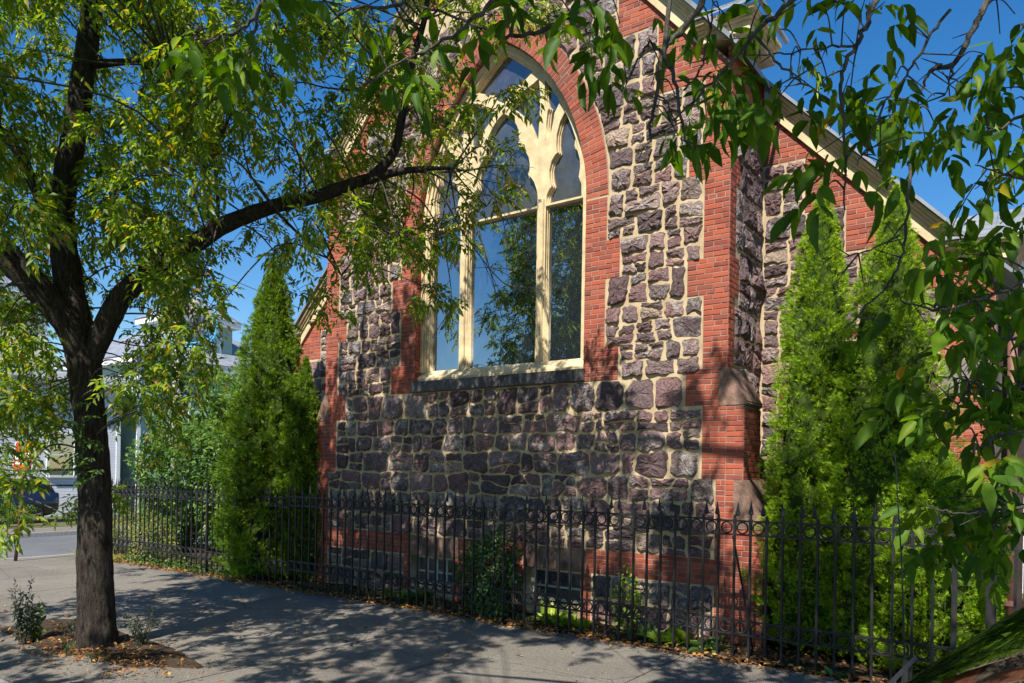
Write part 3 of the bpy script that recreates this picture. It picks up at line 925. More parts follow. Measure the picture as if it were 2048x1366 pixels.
def kneeler(x0, x1, z0, side, y):
    """boxed cornice return with a slated skirt at the foot of a gable"""
    a, b = sorted((x0, x1))
    e = lambda d: (a - (d * .25 if side > 0 else d), b + (d if side > 0 else d * .25))
    k = empty('kneeler', ((a + b) / 2, y, z0)); adopt(k, church)
    for i, (zz0, zz1, d) in enumerate(((0, .03, .045), (.031, .13, .03), (.131, .16, .065), (.161, .19, .10), (.191, .245, .14))):
        p, q = e(d * .8)
        MB().box(p, q, y - d - .03, y + .9, z0 + zz0, z0 + zz1, .004).build('cornice', M['cream'], k)
    p, q = e(.17)
    # slates: overlapping courses sloping back to the wall
    for r in range(4):
        zz = z0 + .25 + r * .085; yy = y - .19 + r * .11
        n = 5
        for i in range(n):
            xa, xb = p + (q - p) * i / n + .003, p + (q - p) * (i + 1) / n - .003
            off = random.uniform(-.004, .004)
            MB().add([(xa, yy - .02 + off, zz), (xb, yy - .02 + off, zz), (xb, yy + .17, zz + .125), (xa, yy + .17, zz + .125),
                      (xa, yy - .02 + off, zz + .012), (xb, yy - .02 + off, zz + .012), (xb, yy + .17, zz + .137), (xa, yy + .17, zz + .137)],
                     [(0, 3, 2, 1), (4, 5, 6, 7), (0, 1, 5, 4), (1, 2, 6, 5), (2, 3, 7, 6), (3, 0, 4, 7)]).build('slate', M['slate'], k)
    MB().box(q - .02 if side > 0 else p - .03, q + .03 if side > 0 else p + .02, y - .20, y + .9, z0 + .235, z0 + .28).build('flashing', M['flash'], k)

# main gable trim
for side in (1, -1):
    xt = XC + side * .02
    xf = (XR - .40) if side > 0 else (XL + .40)
    rake_trim([(xt, rake_z(xt)), (xf, rake_z(xf))], side, YF, 'nave')
    xk0, xk1 = (XR - .42, XR + .20) if side > 0 else (XL - .20, XL + .42)
    kneeler(xk0 if side > 0 else xk1, xk1 if side > 0 else xk0, rake_z(xf) - .02, side, YF)
    th = .07; up = .365
    x_e = (XR + .15) if side > 0 else (XL - .15)
    r = [(XC, 10.96 + up), (x_e, rake_z(x_e) + up), (x_e, rake_z(x_e) + up + th), (XC, 10.96 + up + th)]
    ar = sum(r[i][0] * r[(i + 1) % 4][1] - r[(i + 1) % 4][0] * r[i][1] for i in range(4))
    if ar < 0: r = r[::-1]
    MB().prism(r, YF - .22, YA + 9).build('roof', M['slate'], church)
aw = {1: aisle(1), -1: aisle(-1)}
# nave body behind the front bay so nothing is hollow
MB().box(XL + .3, XR - .3, YA + .7, YA + 8.5, 0, 6.9).build('nave_wall', M['mortar_red'], church)
for side in (1, -1):
    xe = XR if side > 0 else XL
    x0, x1 = sorted((xe, xe + side * 2.5)); MB().box(x0, x1, YA + .51, YA + 8.5, -.1, 3.7).build('aisle_body', M['mortar_red'], church)

# --- lay the bricks and stones: the 300 largest in view are pieces of their own ---------------
PARENT = {'front': front_wall, 'aisle1': aw[1], 'aisle-1': aw[-1]}
def lay(items, nm, mass, mat, limit=300):
    items = sorted(items, key=lambda t: -t[0])
    for ar, V, Fc, part in items[:limit]:
        V = np.array(V); c = V.mean(0)
        o = link(nm, mk_mesh(nm, V - c, Fc, mat), None, c); adopt(o, PARENT[part])
    rest = {}
    for ar, V, Fc, part in items[limit:]:
        rest.setdefault(part, MB()).add(V, Fc)
    for part, mb in rest.items():
        tag(mb.build(mass, mat, PARENT[part]), kind='stuff')
tag(POINT.build('brick_pointing', M['mortar_red'], front_wall), kind='stuff')
me = extrude_loops([ring_loop], YF - .0025, YF + .05); me.materials.append(M['mortar_red']); link('arch_pointing', me, front_wall)
lay(BRICKS, 'brick', 'brickwork', M['brick'], 300)
lay(STONES, 'stone', 'rubble_stonework', M['stone'], 300)
# ================================================================== ground, streets, pavement
def struct(o): return tag(o, kind='structure')
def wobble_sheet(name, x0, x1, y0, y1, nx, ny, z, amp, mat, seed=0):
    xs = np.linspace(x0, x1, nx); ys = np.linspace(y0, y1, ny)
    X, Y = np.meshgrid(xs, ys, indexing='ij')
    Z = z + amp * (np.sin(X * 2.3 + seed) * np.cos(Y * 3.1 + 1) * .5 + .5 * np.sin(X * 5.7 + Y * 4.3 + seed)) + RNG.normal(0, amp * .25, X.shape)
    V = np.stack([X, Y, Z], -1).reshape(-1, 3)
    i = np.arange(nx - 1)[:, None] * ny; j = np.arange(ny - 1)[None, :]
    Fq = np.stack([i + j, i + ny + j, i + ny + j + 1, i + j + 1], -1).reshape(-1, 4)
    return link(name, mesh_np(name, V, Fq, 4, mat, True))
M['lawn'] = m_simple('dry_lawn', (.10, .105, .045), .95, 0, .1, .5, 3, .8, 30)
struct(MB().box(-400, 400, -400, 400, -.6, -.17).build('ground', M['lawn']))
struct(MB().box(-120, 120, -9.5, 2.72, -.4, -.135).build('road', M['asphalt']))
KX = -17.9
struct(MB().box(-24.2, KX - .15, 2.9, 160, -.4, -.131).build('cross_street', M['asphalt']))
struct(MB().box(KX - .15, 40, 2.72, 2.9, -.4, -.004, .02).build('kerb', M['granite']))
struct(MB().box(KX - .15, KX, 2.905, 60, -.4, -.004, .02).build('kerb', M['granite']))
struct(MB().box(-24.35, -24.2, 2.0, 60, -.4, .0, .02).build('kerb', M['granite']))
struct(MB().box(-26.2, -24.35, 2.0, 60, -.4, -.01).build('far_pavement', M['concrete']))
struct(MB().box(-60, -26.2, 2.0, 60, -.4, .0).build('far_yard', M['lawn']))
sw = struct(MB().box(KX, 40, 2.9, 8.0, -.4, -.022).build('pavement', M['asphalt']))
rows = [2.9, 4.72, 6.42, 8.0]; x = KX; k = 0
random.seed(21)
while x < 9:
    x2 = x + 1.62
    for a, b in zip(rows[:-1], rows[1:]):
        dz = random.uniform(-.004, .004); g = .007
        V = [(x + g, a + g, -.03), (x2 - g, a + g, -.03), (x2 - g, b - g, -.03), (x + g, b - g, -.03)]
        c = .012
        T = [(px, py, -.004 + dz) for px, py, _ in V]
        U = [(x + g + c, a + g + c, dz), (x2 - g - c, a + g + c, dz), (x2 - g - c, b - g - c, dz), (x + g + c, b - g - c, dz)]
        Fc = [(8, 9, 10, 11)]
        for i in range(4):
            n_ = (i + 1) % 4; Fc += [(i, n_, n_ + 4, i + 4), (i + 4, n_ + 4, n_ + 8, i + 8)]
        MB().add(V + T + U, Fc).build('paving_slab', M['concrete'], sw)
    x = x2
# churchyard soil between fence and walls
struct(wobble_sheet('churchyard_soil', KX + .01, 14, 8.0, 11.6, 260, 34, .02, .018, M['soil'], 1))
struct(MB().box(KX + .01, 30, 11.6, 40, -.4, .02).build('churchyard', M['lawn']))
# tree pit: an irregular patch of raised dirt in the pavement
def dirt_patch(name, cx, cy, rx, ry, n=40, rings=9, h=.05):
    V = [(cx, cy, h)]; Fc = []
    for r in range(1, rings + 1):
        f = r / rings
        for i in range(n):
            a = 2 * math.pi * i / n
            e = 1 + .10 * math.sin(3 * a + 1) + .07 * math.sin(7 * a) + random.uniform(-.03, .03) * f
            sq = 1 / max(abs(math.cos(a)), abs(math.sin(a))) ** .5
            zz = h * (1 - f ** 2.2) + random.uniform(-.012, .012) * (f < .95) + (.001 if f < 1 else -.01)
            V.append((cx + rx * f * e * sq * math.cos(a), cy + ry * f * e * sq * math.sin(a), zz))
    for i in range(n): Fc.append((0, 1 + i, 1 + (i + 1) % n))
    for r in range(rings - 1):
        for i in range(n):
            a, b = 1 + r * n + i, 1 + r * n + (i + 1) % n
            Fc.append((a, a + n, b + n, b))
    return link(name, mk_mesh(name, V, Fc, M['soil'], True))
struct(dirt_patch('tree_pit_soil', -8.85, 4.12, 1.85, .48))
# crosswalk paint
M['roadpaint'] = m_simple('road_paint', (.62, .62, .60), .7, 0, .3, .25, 14, .3, 50)
for i, yy in enumerate((5.55, 6.35)):
    struct(MB().box(-24.0, KX - .5, yy, yy + .22, -.1305, -.1265).build('crosswalk_line', M['roadpaint']))

# ================================================================== iron fence
FY, FSP = 8.05, .1735
def picket_mesh():
    mb = MB(); r = .0115
    mb.box(-r, r, -r, r, 0.0, 1.58)
    for z0, z1 in ((1.375, 1.505), (.295, .425)):
        for a, b, w in ((z0, z0 + .03, .016), (z0 + .03, z1 - .03, .0125), (z1 - .03, z1, .016)):
            mb.box(-w, w, -r - .001, r + .001, a, b)
    mb.box(-.018, .018, -.018, .018, 1.52, 1.535)
    return mb.mesh('picket', M['iron'])
def finial_mesh():
    mb = MB()
    prof = [(1.575, .013, .013), (1.59, .030, .016), (1.605, .028, .013), (1.66, .014, .010), (1.735, .0012, .0012)]
    V = []; Fc = []
    for z, a, b in prof: V += [(-a, 0, z), (0, -b, z), (a, 0, z), (0, b, z)]
    for k in range(len(prof) - 1):
        for i in range(4):
            j = (i + 1) % 4; Fc.append((k * 4 + i, k * 4 + j, k * 4 + 4 + j, k * 4 + 4 + i))
    Fc.append((0, 3, 2, 1)); mb.add(V, Fc); return mb.mesh('finial', M['iron'])
def ring_mesh():
    R, r, n, m_ = .0600, .0092, 20, 5
    V = []; Fc = []
    for i in range(n):
        a = 2 * math.pi * i / n
        for j in range(m_):
            b = 2 * math.pi * j / m_
            V.append(((R + r * math.cos(b)) * math.cos(a), 1.5 * r * math.sin(b), (R + r * math.cos(b)) * math.sin(a)))
    for i in range(n):
        for j in range(m_):
            Fc.append((i * m_ + j, ((i + 1) % n) * m_ + j, ((i + 1) % n) * m_ + (j + 1) % m_, i * m_ + (j + 1) % m_))
    return mk_mesh('ring', V, Fc, M['iron'], True)
PK, FN, RG = picket_mesh(), finial_mesh(), ring_mesh()
def fence_run(x0, x1, label, rz=0.0, origin=None):
    """a run of fence along local x, parented to an Empty at its first foot"""
    root = empty('iron_fence', origin if origin else (x0, FY, 0), label, 'fence', None, rz)
    n = int((x1 - x0) / FSP); per = 14
    random.seed(5)
    for i in range(n + 1):
        panel = i // per; dz = [0, .012, -.012, .018, -.005, .01, 0, -.015][panel % 8]
        lean = random.uniform(-.006, .006)
        def put(nm, me, p, par, rot=None):
            o = bpy.data.objects.new(nm, me); COL.objects.link(o); o.parent = par; o.location = p
            if rot: o.rotation_euler = rot
            return o
        if i == 28 or i == 0 or i == n:
            post = put('post', POST, (i * FSP, 0, dz), root)
        else:
            pk = put('picket', PK, (i * FSP, 0, dz + random.uniform(-.004, .004)), root, (0, lean, random.uniform(-.1, .1)))
            put('finial', FN, (0, 0, random.uniform(-.006, .006)), pk, (0, random.uniform(-.03, .03), 0))
        if i < n:
            for zz in (1.44, .36): put('ring', RG, ((i + .5) * FSP, 0, dz + zz), root)
        if i % per == 0:
            L = min(per, n - i) * FSP
            if L > .05:
                for zz in (1.515, 1.365, .435, .285):
                    mb = MB(); mb.box(0, L, -.016, .016, zz - .0095, zz + .0095, .002)
                    put('rail', mb.mesh('rail', M['iron']), (i * FSP, 0, dz), root)
    return root
pm = MB(); pm.box(-.022, .022, -.022, .022, -.05, 1.56, .004); pm.box(-.034, .034, -.034, .034, 1.56, 1.59, .004)
V = [(-.02, -.02, 1.59), (.02, -.02, 1.59), (.02, .02, 1.59), (-.02, .02, 1.59), (0, 0, 1.75)]
pm.add(V, [(0, 1, 4), (1, 2, 4), (2, 3, 4), (3, 0, 4)]); POST = pm.mesh('post', M['iron'])
fence = fence_run(-17.75, -.62, 'long black iron spear-topped fence with rings standing before the church')
fence_run(0, 4.2, 'short black iron fence running back from the street corner beside shrubs', math.pi / 2, (-17.78, FY + .1, 0))
# diagonal back brace
p0, p1 = on_y(1466, 1072, FY + .02), on_y(1507, 1278, FY + .38); p1[2] = 0.0
MB().tube([p0, p0 + (p1 - p0) * .5 + np.array([.01, 0, 0]), p1], .012, 6).build('brace', M['iron'], fence)
# ================================================================== vegetation
M['ash_leaf'] = m_leaf('ash_leaf', [(0, (.042, .105, .012)), (.38, (.098, .195, .020)), (.70, (.180, .280, .028)), (.88, (.29, .35, .038)), (.965, (.42, .33, .035)), (1.0, (.32, .15, .03))], .50)
M['ash_leaf_near'] = m_leaf('near_ash_leaf', [(0, (.030, .085, .006)), (.5, (.060, .140, .009)), (.88, (.120, .220, .014)), (.98, (.18, .26, .02)), (1.0, (.50, .27, .02))], .48, .5, .22)
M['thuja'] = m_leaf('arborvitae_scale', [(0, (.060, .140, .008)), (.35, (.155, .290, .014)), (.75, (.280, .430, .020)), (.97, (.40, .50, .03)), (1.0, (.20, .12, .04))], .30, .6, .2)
M['thuja_dark'] = m_leaf('shaded_arborvitae_scale', [(0, (.035, .090, .008)), (.35, (.090, .185, .012)), (.75, (.165, .280, .018)), (.97, (.26, .35, .03)), (1.0, (.18, .11, .04))], .28, .6, .2)  # darker copy of thuja: the street tree's shade is put into the leaf colour
M['thuja_core'] = m_simple('arborvitae_inner', (.034, .058, .010), .95, 0, .1, .5, 9, .8, 30)
M['shrub'] = m_leaf('shrub_leaf', [(0, (.040, .100, .018)), (.5, (.075, .165, .030)), (.85, (.140, .240, .045)), (1.0, (.24, .27, .05))], .32, .45, .4)
M['shrub_yellow'] = m_leaf('yellowing_shrub_leaf', [(0, (.10, .16, .025)), (.5, (.20, .26, .04)), (.85, (.34, .33, .07)), (1.0, (.40, .27, .08))], .32)
M['rose_leaf'] = m_leaf('rose_leaf', [(0, (.030, .085, .024)), (.6, (.065, .145, .040)), (1.0, (.13, .21, .06))], .2, .4, .4)
M['weed'] = m_leaf('weed_leaf', [(0, (.045, .10, .025)), (.6, (.09, .165, .035)), (1.0, (.17, .24, .05))], .3)
M['greyweed'] = m_leaf('grey_weed_leaf', [(0, (.035, .052, .026)), (.6, (.060, .078, .040)), (.9, (.10, .105, .07)), (1.0, (.20, .17, .15))], .2, .6)
M['lime'] = m_leaf('lime_leaf', [(0, (.14, .25, .025)), (.6, (.24, .36, .04)), (1.0, (.38, .42, .06))], .38)
M['litter'] = m_leaf('fallen_leaf', [(0, (.13, .055, .022)), (.4, (.26, .11, .035)), (.75, (.36, .18, .06)), (.92, (.46, .30, .07)), (1.0, (.20, .12, .06))], .1, .7, .2)
M['petal'] = m_simple('pink_petal', (.50, .05, .16), .6, 0, .3, .3, 40)
M['straw'] = m_leaf('straw_blade', [(0, (.20, .21, .05)), (.6, (.36, .32, .09)), (1.0, (.16, .20, .04))], .3)

TPL_LO = (np.array([(0, 0, 0), (.42, -.5, .10), (1, 0, -.10), (.42, .5, .10)]), np.array([(0, 1, 2), (0, 2, 3)]))
_x = [0, .18, .45, .72, 1.0]; _w = [0, .33, .5, .34, 0]
_mid = [(x, 0, -.16 * x * x) for x in _x]
_lf = [(x, -w, -.16 * x * x + .09) for x, w in zip(_x[1:4], _w[1:4])]; _rt = [(x, w, -.16 * x * x + .09) for x, w in zip(_x[1:4], _w[1:4])]
TPL_HI = (np.array(_mid + _lf + _rt), np.array([(0, 5, 1), (1, 5, 6), (1, 6, 2), (2, 6, 7), (2, 7, 3), (3, 7, 4), (0, 1, 8), (1, 9, 8), (1, 2, 9), (2, 10, 9), (2, 3, 10), (3, 4, 10)]))
TPL_FAN = (np.array([(0, 0, 0), (.55, -.10, .02), (1, 0, -.03), (.55, .10, .02), (.12, 0, 0), (.55, -.48, .03), (.40, -.22, .0), (.12, 0, 0), (.40, .22, 0), (.55, .48, .03),
                     (.42, 0, 0), (.86, -.36, .02), (.68, -.14, 0), (.42, 0, 0), (.68, .14, 0), (.86, .36, .02)]),
           np.array([(0, 1, 2), (0, 2, 3), (4, 5, 6), (7, 8, 9), (10, 11, 12), (13, 14, 15)]))
def nrm(a): return a / (np.linalg.norm(a, axis=-1, keepdims=True) + 1e-9)
def leaf_mesh(name, pos, dirs, nor, L, W, mat, tpl, join=False):
    T, Fc = tpl; N = len(pos); k = len(T)
    d = nrm(dirs); s = nrm(np.cross(nor, d)); n = np.cross(d, s)
    Z = np.repeat(T[None, :, 2], N, 0)
    if k == 11:                      # broad leaves: each with its own curl, fold and side bend
        x = T[None, :, 0]; curl = RNG.normal(.0, .28, (N, 1)); fold = RNG.uniform(.2, 2.6, (N, 1)); twist = RNG.normal(0, .25, (N, 1))
        Z = -.16 * x * x * (1 + 0 * curl) - curl * x * x + .09 * fold * (np.abs(T[None, :, 1]) > 0) + twist * T[None, :, 1] * x
        Yb = T[None, :, 1] * RNG.uniform(.8, 1.15, (N, 1)) + RNG.normal(0, .35, (N, 1)) * x * x
    else: Yb = np.repeat(T[None, :, 1], N, 0)
    V = pos[:, None, :] + T[None, :, 0, None] * (L[:, None, None] * d[:, None, :]) + Yb[:, :, None] * (W[:, None, None] * s[:, None, :]) + Z[:, :, None] * (L[:, None, None] * n[:, None, :])
    FL = (np.arange(N)[:, None, None] * k + Fc[None]).reshape(-1, 3)
    return mesh_np(name, V.reshape(-1, 3), FL, 3, mat)
def rand_dir(n): return nrm(RNG.normal(size=(n, 3)))
DOWN = np.array([0, 0, -1.0])
def compound(pos, r, Lr, ll, pairs=3, droop=.35, ratio=.42):
    """pinnate leaves -> leaflet arrays (pos, dir, normal, length, width)"""
    N = len(pos); r = nrm(r)
    side = nrm(np.cross(r, rand_dir(N) * .6 + np.array([0, 0, 1.0])))
    out = []
    for i in range(pairs):
        t = .32 + .5 * i / max(1, pairs - 1)
        for sg in (-1, 1):
            d = nrm(r * .62 + sg * side * .85 + DOWN * droop * RNG.uniform(.3, 1.6, (N, 1)) + rand_dir(N) * .22)
            p = pos + r * (Lr * (t + RNG.uniform(-.04, .04, N)))[:, None] + DOWN * (Lr * t * t * .25)[:, None]
            out.append((p, d, ll * RNG.uniform(.72, 1.1, N)))
    d = nrm(r + DOWN * droop + rand_dir(N) * .15); p = pos + r * Lr[:, None] * .95 + DOWN * (Lr * .25)[:, None]
    out.append((p, d, ll * RNG.uniform(.95, 1.25, N)))
    P = np.concatenate([o[0] for o in out]); D = np.concatenate([o[1] for o in out]); L = np.concatenate([o[2] for o in out])
    up = nrm(np.array([0, -.35, 1.0]) + rand_dir(len(P)) * .55)
    return P, D, up, L, L * ratio * RNG.uniform(.85, 1.15, len(P))

class Wood:
    """collects branch tubes into one mesh"""
    def __init__(s): s.V = []; s.F = []; s.n = 0
    def add(s, pts, rad, sides=5):
        V, Fq = tube_np(pts, rad, sides); s.V.append(V); s.F.append(Fq + s.n); s.n += len(V)
    def build(s, name, mat, parent):
        o = link(name, mesh_np(name, np.concatenate(s.V), np.concatenate(s.F), 4, mat, True)); adopt(o, parent); return o

def bark_limb(mb, pts, rad, sides=22, n=7, amp=.10, flare=False):
    P = smooth_path(pts, n); R = np.interp(np.linspace(0, 1, len(P)), np.linspace(0, 1, len(rad)), rad)
    V, Fq = tube_np(P, R, sides)
    V = V.reshape(len(P), sides, 3)
    a = np.arange(sides)
    for i in range(len(P)):
        ph = .25 * math.sin(i * .35)
        f = 1 + amp * .5 * np.sin(a * 2 * np.pi / sides * 7 + ph * 9) + amp * .45 * RNG.normal(size=sides) * .5
        if flare and i < 8: f *= 1 + (1 - i / 8) * .10 * np.cos(a * 2 * np.pi / sides * 4 + .7)
        V[i] = P[i] + (V[i] - P[i]) * f[:, None]
    o = len(mb.v); mb.add(V.reshape(-1, 3), [tuple(q) for q in Fq])
    mb.f.append(tuple(o + (len(P) - 1) * sides + i for i in range(sides)))
    return P, R

# ------------------------------------------------------------------ street ash tree beside the pavement
TB = on_z(192, 1297)
TD = float((TB - CAM) @ FWD)
ash = empty('ash_tree', tuple(TB), 'street ash tree with dark furrowed trunk and long limb reaching right', 'tree')
px = lambda L, d0, d1=None: [at(u, v, d0 + ((d1 if d1 else d0) - d0) * i / max(1, len(L) - 1)) for i, (u, v) in enumerate(L)]
tm = MB(); LIMBS = []
def limb(L, rad, d0, d1=None, sides=18, flare=False, amp=.10):
    P, R = bark_limb(tm, px(L, d0, d1), rad, sides, 7, amp, flare); LIMBS.append(P); return P
limb([(192, 1306), (192, 1285), (192, 1240), (191, 1150), (190, 1040), (186, 920), (179, 820), (166, 720), (150, 640), (136, 560), (124, 470), (127, 385), (145, 285), (165, 160), (184, 20), (196, -150), (215, -350), (240, -560), (255, -800)],
     [.29, .22, .19, .174, .164, .160, .158, .166, .172, .142, .132, .126, .118, .112, .105, .09, .065, .045, .02], TD, TD, 26, True)
limb([(166, 730), (140, 655), (90, 592), (40, 540), (-5, 490), (-70, 430), (-160, 330), (-240, 180), (-300, 0)], [.13, .15, .145, .14, .13, .12, .10, .07, .03], TD, TD - .8)
limb([(172, 740), (215, 645), (245, 590), (300, 545), (345, 515), (400, 480), (455, 447), (540, 415), (640, 391), (720, 362), (790, 345), (850, 337), (905, 338)], [.11, .12, .11, .105, .102, .098, .088, .074, .066, .058, .040, .025, .012], TD, TD - .35)
limb([(735, 362), (785, 310), (803, 240), (815, 175), (828, 110), (848, 40), (862, -70), (870, -240)], [.055, .048, .042, .038, .034, .030, .025, .012], TD - .3, TD - .5, 10)
limb([(126, 480), (70, 375), (40, 310), (-10, 250), (-80, 200)], [.07, .06, .055, .045, .03], TD, TD - .5, 12)
limb([(180, 130), (250, 124), (310, 128), (352, 137)], [.05, .035, .028, .018], TD, TD - .4, 8)
limb([(190, -100), (330, -200), (520, -330), (700, -480)], [.08, .07, .05, .02], TD, TD - .6, 10)
limb([(190, -150), (60, -300), (-120, -480)], [.08, .06, .03], TD, TD + .8, 10)
limb([(435, 460), (436, 400), (430, 340), (436, 290)], [.022, .018, .014, .008], TD - .2, TD - .2, 7)
limb([(545, 415), (600, 470), (640, 500), (690, 560)], [.02, .015, .01, .006], TD - .25, TD - .3, 6)
tm.build('trunk', M['bark'], ash, True)
LP = np.concatenate(LIMBS)

def fill_tree(clusters, wood, limbs, per, Lr, ll, spread, droop=.35, pairs=3, twig_r=.006, pull=.25):
    """clusters: (n,3) centres. Each is fed by a branch from the nearest limb and carries twigs with leaves."""
    P_all, R_all, L_all, S_all = [], [], [], []
    for c in clusters:
        d = np.linalg.norm(limbs - c, axis=1) + RNG.uniform(0, .3, len(limbs)); a = limbs[d.argmin()]
        mid = (a + c) / 2 + np.array([RNG.uniform(-.15, .15), RNG.uniform(-.15, .15), RNG.uniform(-.05, .35)]) * min(1.5, d.min())
        if d.min() < 4.5:
            path = smooth_path([a, mid, c], 5); wood.add(path, np.linspace(twig_r * 1.9, twig_r * .9, len(path)), 5)
        nt = max(3, per // 6)
        for t in range(nt):
            dr = rand_dir(1)[0]; dr[2] = dr[2] * .7 - .1; dr = nrm(dr)
            Ln = spread * RNG.uniform(.6, 1.15)
            e = c + dr * Ln; mm = c + dr * Ln * .5 + np.array([0, 0, .12 * Ln]); e = e + DOWN * Ln * droop * .35
            tp = smooth_path([c, mm, e], 4); wood.add(tp, np.linspace(twig_r * .8, twig_r * .3, len(tp)), 4)
            k = max(2, per // nt)
            f = RNG.uniform(.25, 1.0, k); idx = np.clip((f * (len(tp) - 1)), 0, len(tp) - 1.001); i0 = idx.astype(int)
            q = tp[i0] + (tp[i0 + 1] - tp[i0]) * (idx - i0)[:, None]
            P_all.append(q); R_all.append(nrm(dr[None] * .45 + rand_dir(k) * .75 + DOWN * droop))
    P = np.concatenate(P_all); R = np.concatenate(R_all); N = len(P)
    return compound(P, R, Lr * RNG.uniform(.7, 1.15, N), ll, pairs, droop)

# leaf density over the picture, 100-pixel cells (columns from u=-100), rows from v=-100
GRID = [
 [3, 3, 2, 3, 3, 3, 2, 1.6, 1.0, 1.6, 1.4, 1],
 [3, 3, 1.5, 3, 3, 2.5, 2, 1.0, .8, 1.5, 1.2, .6],
 [3, 3, 2, 3, 3, 3, 2, .9, 1.4, 1.6, .8, .2],
 [3, 3, 2, 3, 3, 3, 2, 1.2, 2.2, 2.2, 1.2, .0],
 [3, 3, 2, 3, 3, 2.4, 2.0, 1.5, 2.0, 2.5, 1.7, .2],
 [3, 3, 2, 2.6, 2, 1.0, .7, 1.0, 2.2, 2.6, 1.6, .0],
 [2.5, 2.2, 1.5, 3.0, 2.6, .7, .5, 1.1, 1.8, .9, .2, 0],
 [2.5, 2.2, 1.2, 3.2, 2.6, .3, .0, .7, .2, 0, 0, 0],
 [3, 3.4, 2.0, 3.0, 1.8, .1, 0, 0, 0, 0, 0, 0],
 [3, 3.8, 2.4, 2.0, .6, 0, 0, 0, 0, 0, 0, 0],
 [2.4, 2.2, .4, .1, 0, 0, 0, 0, 0, 0, 0, 0],
]
LPX = np.array([proj(p)[:2] for L_ in LIMBS[:4] for p in L_])
cl = []
for r, row in enumerate(GRID):
    for c, dens in enumerate(row):
        k = RNG.poisson(dens * 1.22)
        for _ in range(k):
            u = -100 + c * 100 + RNG.uniform(0, 100); v = -100 + r * 100 + RNG.uniform(0, 100)
            if 100 < u < 260 and v > 520 and RNG.random() < .6: continue
            dep = TD + (RNG.uniform(-1.7, 1.4) if u < 620 else RNG.uniform(-.9, .7))
            if math.hypot(u - 50, v - 915) < 48: continue
            if LPX[np.hypot(LPX[:, 0] - u, LPX[:, 1] - v).argmin()] is not None and np.hypot(LPX[:, 0] - u, LPX[:, 1] - v).min() < 55 and not (195 < u < 350 and 490 < v < 690): dep = TD + RNG.uniform(.45, 1.6)
            cl.append(at(u, v, dep))
top = []
while len(top) < 70:                                   # the crown above the picture
    p = TB + np.array([RNG.normal(.8, 2.6), RNG.normal(-.6, 2.0), RNG.uniform(5.6, 11.0)])
    if p[2] - 1.25 * (YF - p[1]) > 4.5: continue          # keeps the upper wall in the sun
    if proj(p)[1] < -120 or proj(p)[0] < -80: top.append(p)
while len(top) < 128:                                   # boughs over the roadway, left of and above the picture
    p = np.array([RNG.uniform(-10.5, -3.2), RNG.uniform(-1.6, 3.0), RNG.uniform(4.4, 8.6)])
    u, v, d = proj(p)
    if p[2] - 1.25 * (YF - p[1]) < 3.2 and (v < -150 or u < -120): top.append(p)
W = Wood()
A = fill_tree(np.array(cl), W, LP, 36, .18, .090, .46, .42)
B = fill_tree(np.array(top), W, LP, 30, .22, .125, .60, .35, 3, .007)
al = [np.concatenate(q) for q in zip(A, B)]
# bare grey drooping twigs at the end of the long limb
for (L, d) in (([(800, 345), (870, 350), (930, 400), (960, 470), (985, 560), (1005, 640)], 7.9), ([(830, 340), (900, 335), (960, 360), (1000, 420), (1020, 520)], 7.85), ([(760, 355), (840, 400), (880, 470), (900, 560), (905, 650)], 7.95),
               ([(850, 340), (890, 400), (930, 470), (1000, 560), (1060, 590)], 7.8), ([(880, 345), (940, 340), (1000, 330), (1040, 345)], 7.8), ([(700, 370), (740, 440), (800, 480), (850, 520), (885, 600)], 8.0),
               ([(700, 180), (650, 175), (600, 165), (560, 185)], 7.4), ([(805, 220), (760, 180), (720, 165), (660, 150)], 7.6), ([(812, 190), (860, 230), (900, 260), (960, 270)], 7.6), ([(470, 440), (520, 470), (560, 520), (580, 560)], 8.0)):
    P = smooth_path(px(L, d), 6); W.add(P, np.linspace(.012, .003, len(P)), 5)
    for t in range(7):
        i = int(RNG.uniform(.2, .95) * (len(P) - 1)); dv = nrm((P[min(i + 1, len(P) - 1)] - P[i]) * 3 + rand_dir(1)[0] * .35 * np.linalg.norm(P[1] - P[0]) * 6)
        e = P[i] + dv * RNG.uniform(.15, .45); W.add([P[i], (P[i] + e) / 2 + np.array([0, 0, .02]), e], [.005, .0035, .002], 4)
W.build('branches', M['twig'], ash)
o = link('crown', leaf_mesh('crown', al[0], al[1], al[2], al[3], al[4], M['ash_leaf'], TPL_LO)); adopt(o, ash)
# leafy sprout on the trunk
sp = np.array([at(RNG.normal(172, 26), RNG.normal(890, 48), TD - .28) for _ in range(34)])
S = compound(sp, rand_dir(34) * .6 + np.array([.2, -.6, -.3]), np.full(34, .15), .085, 3, .4)
o = link('trunk_sprout', leaf_mesh('trunk_sprout', *S, M['weed'], TPL_LO)); adopt(o, ash); tag(o, kind='stuff')

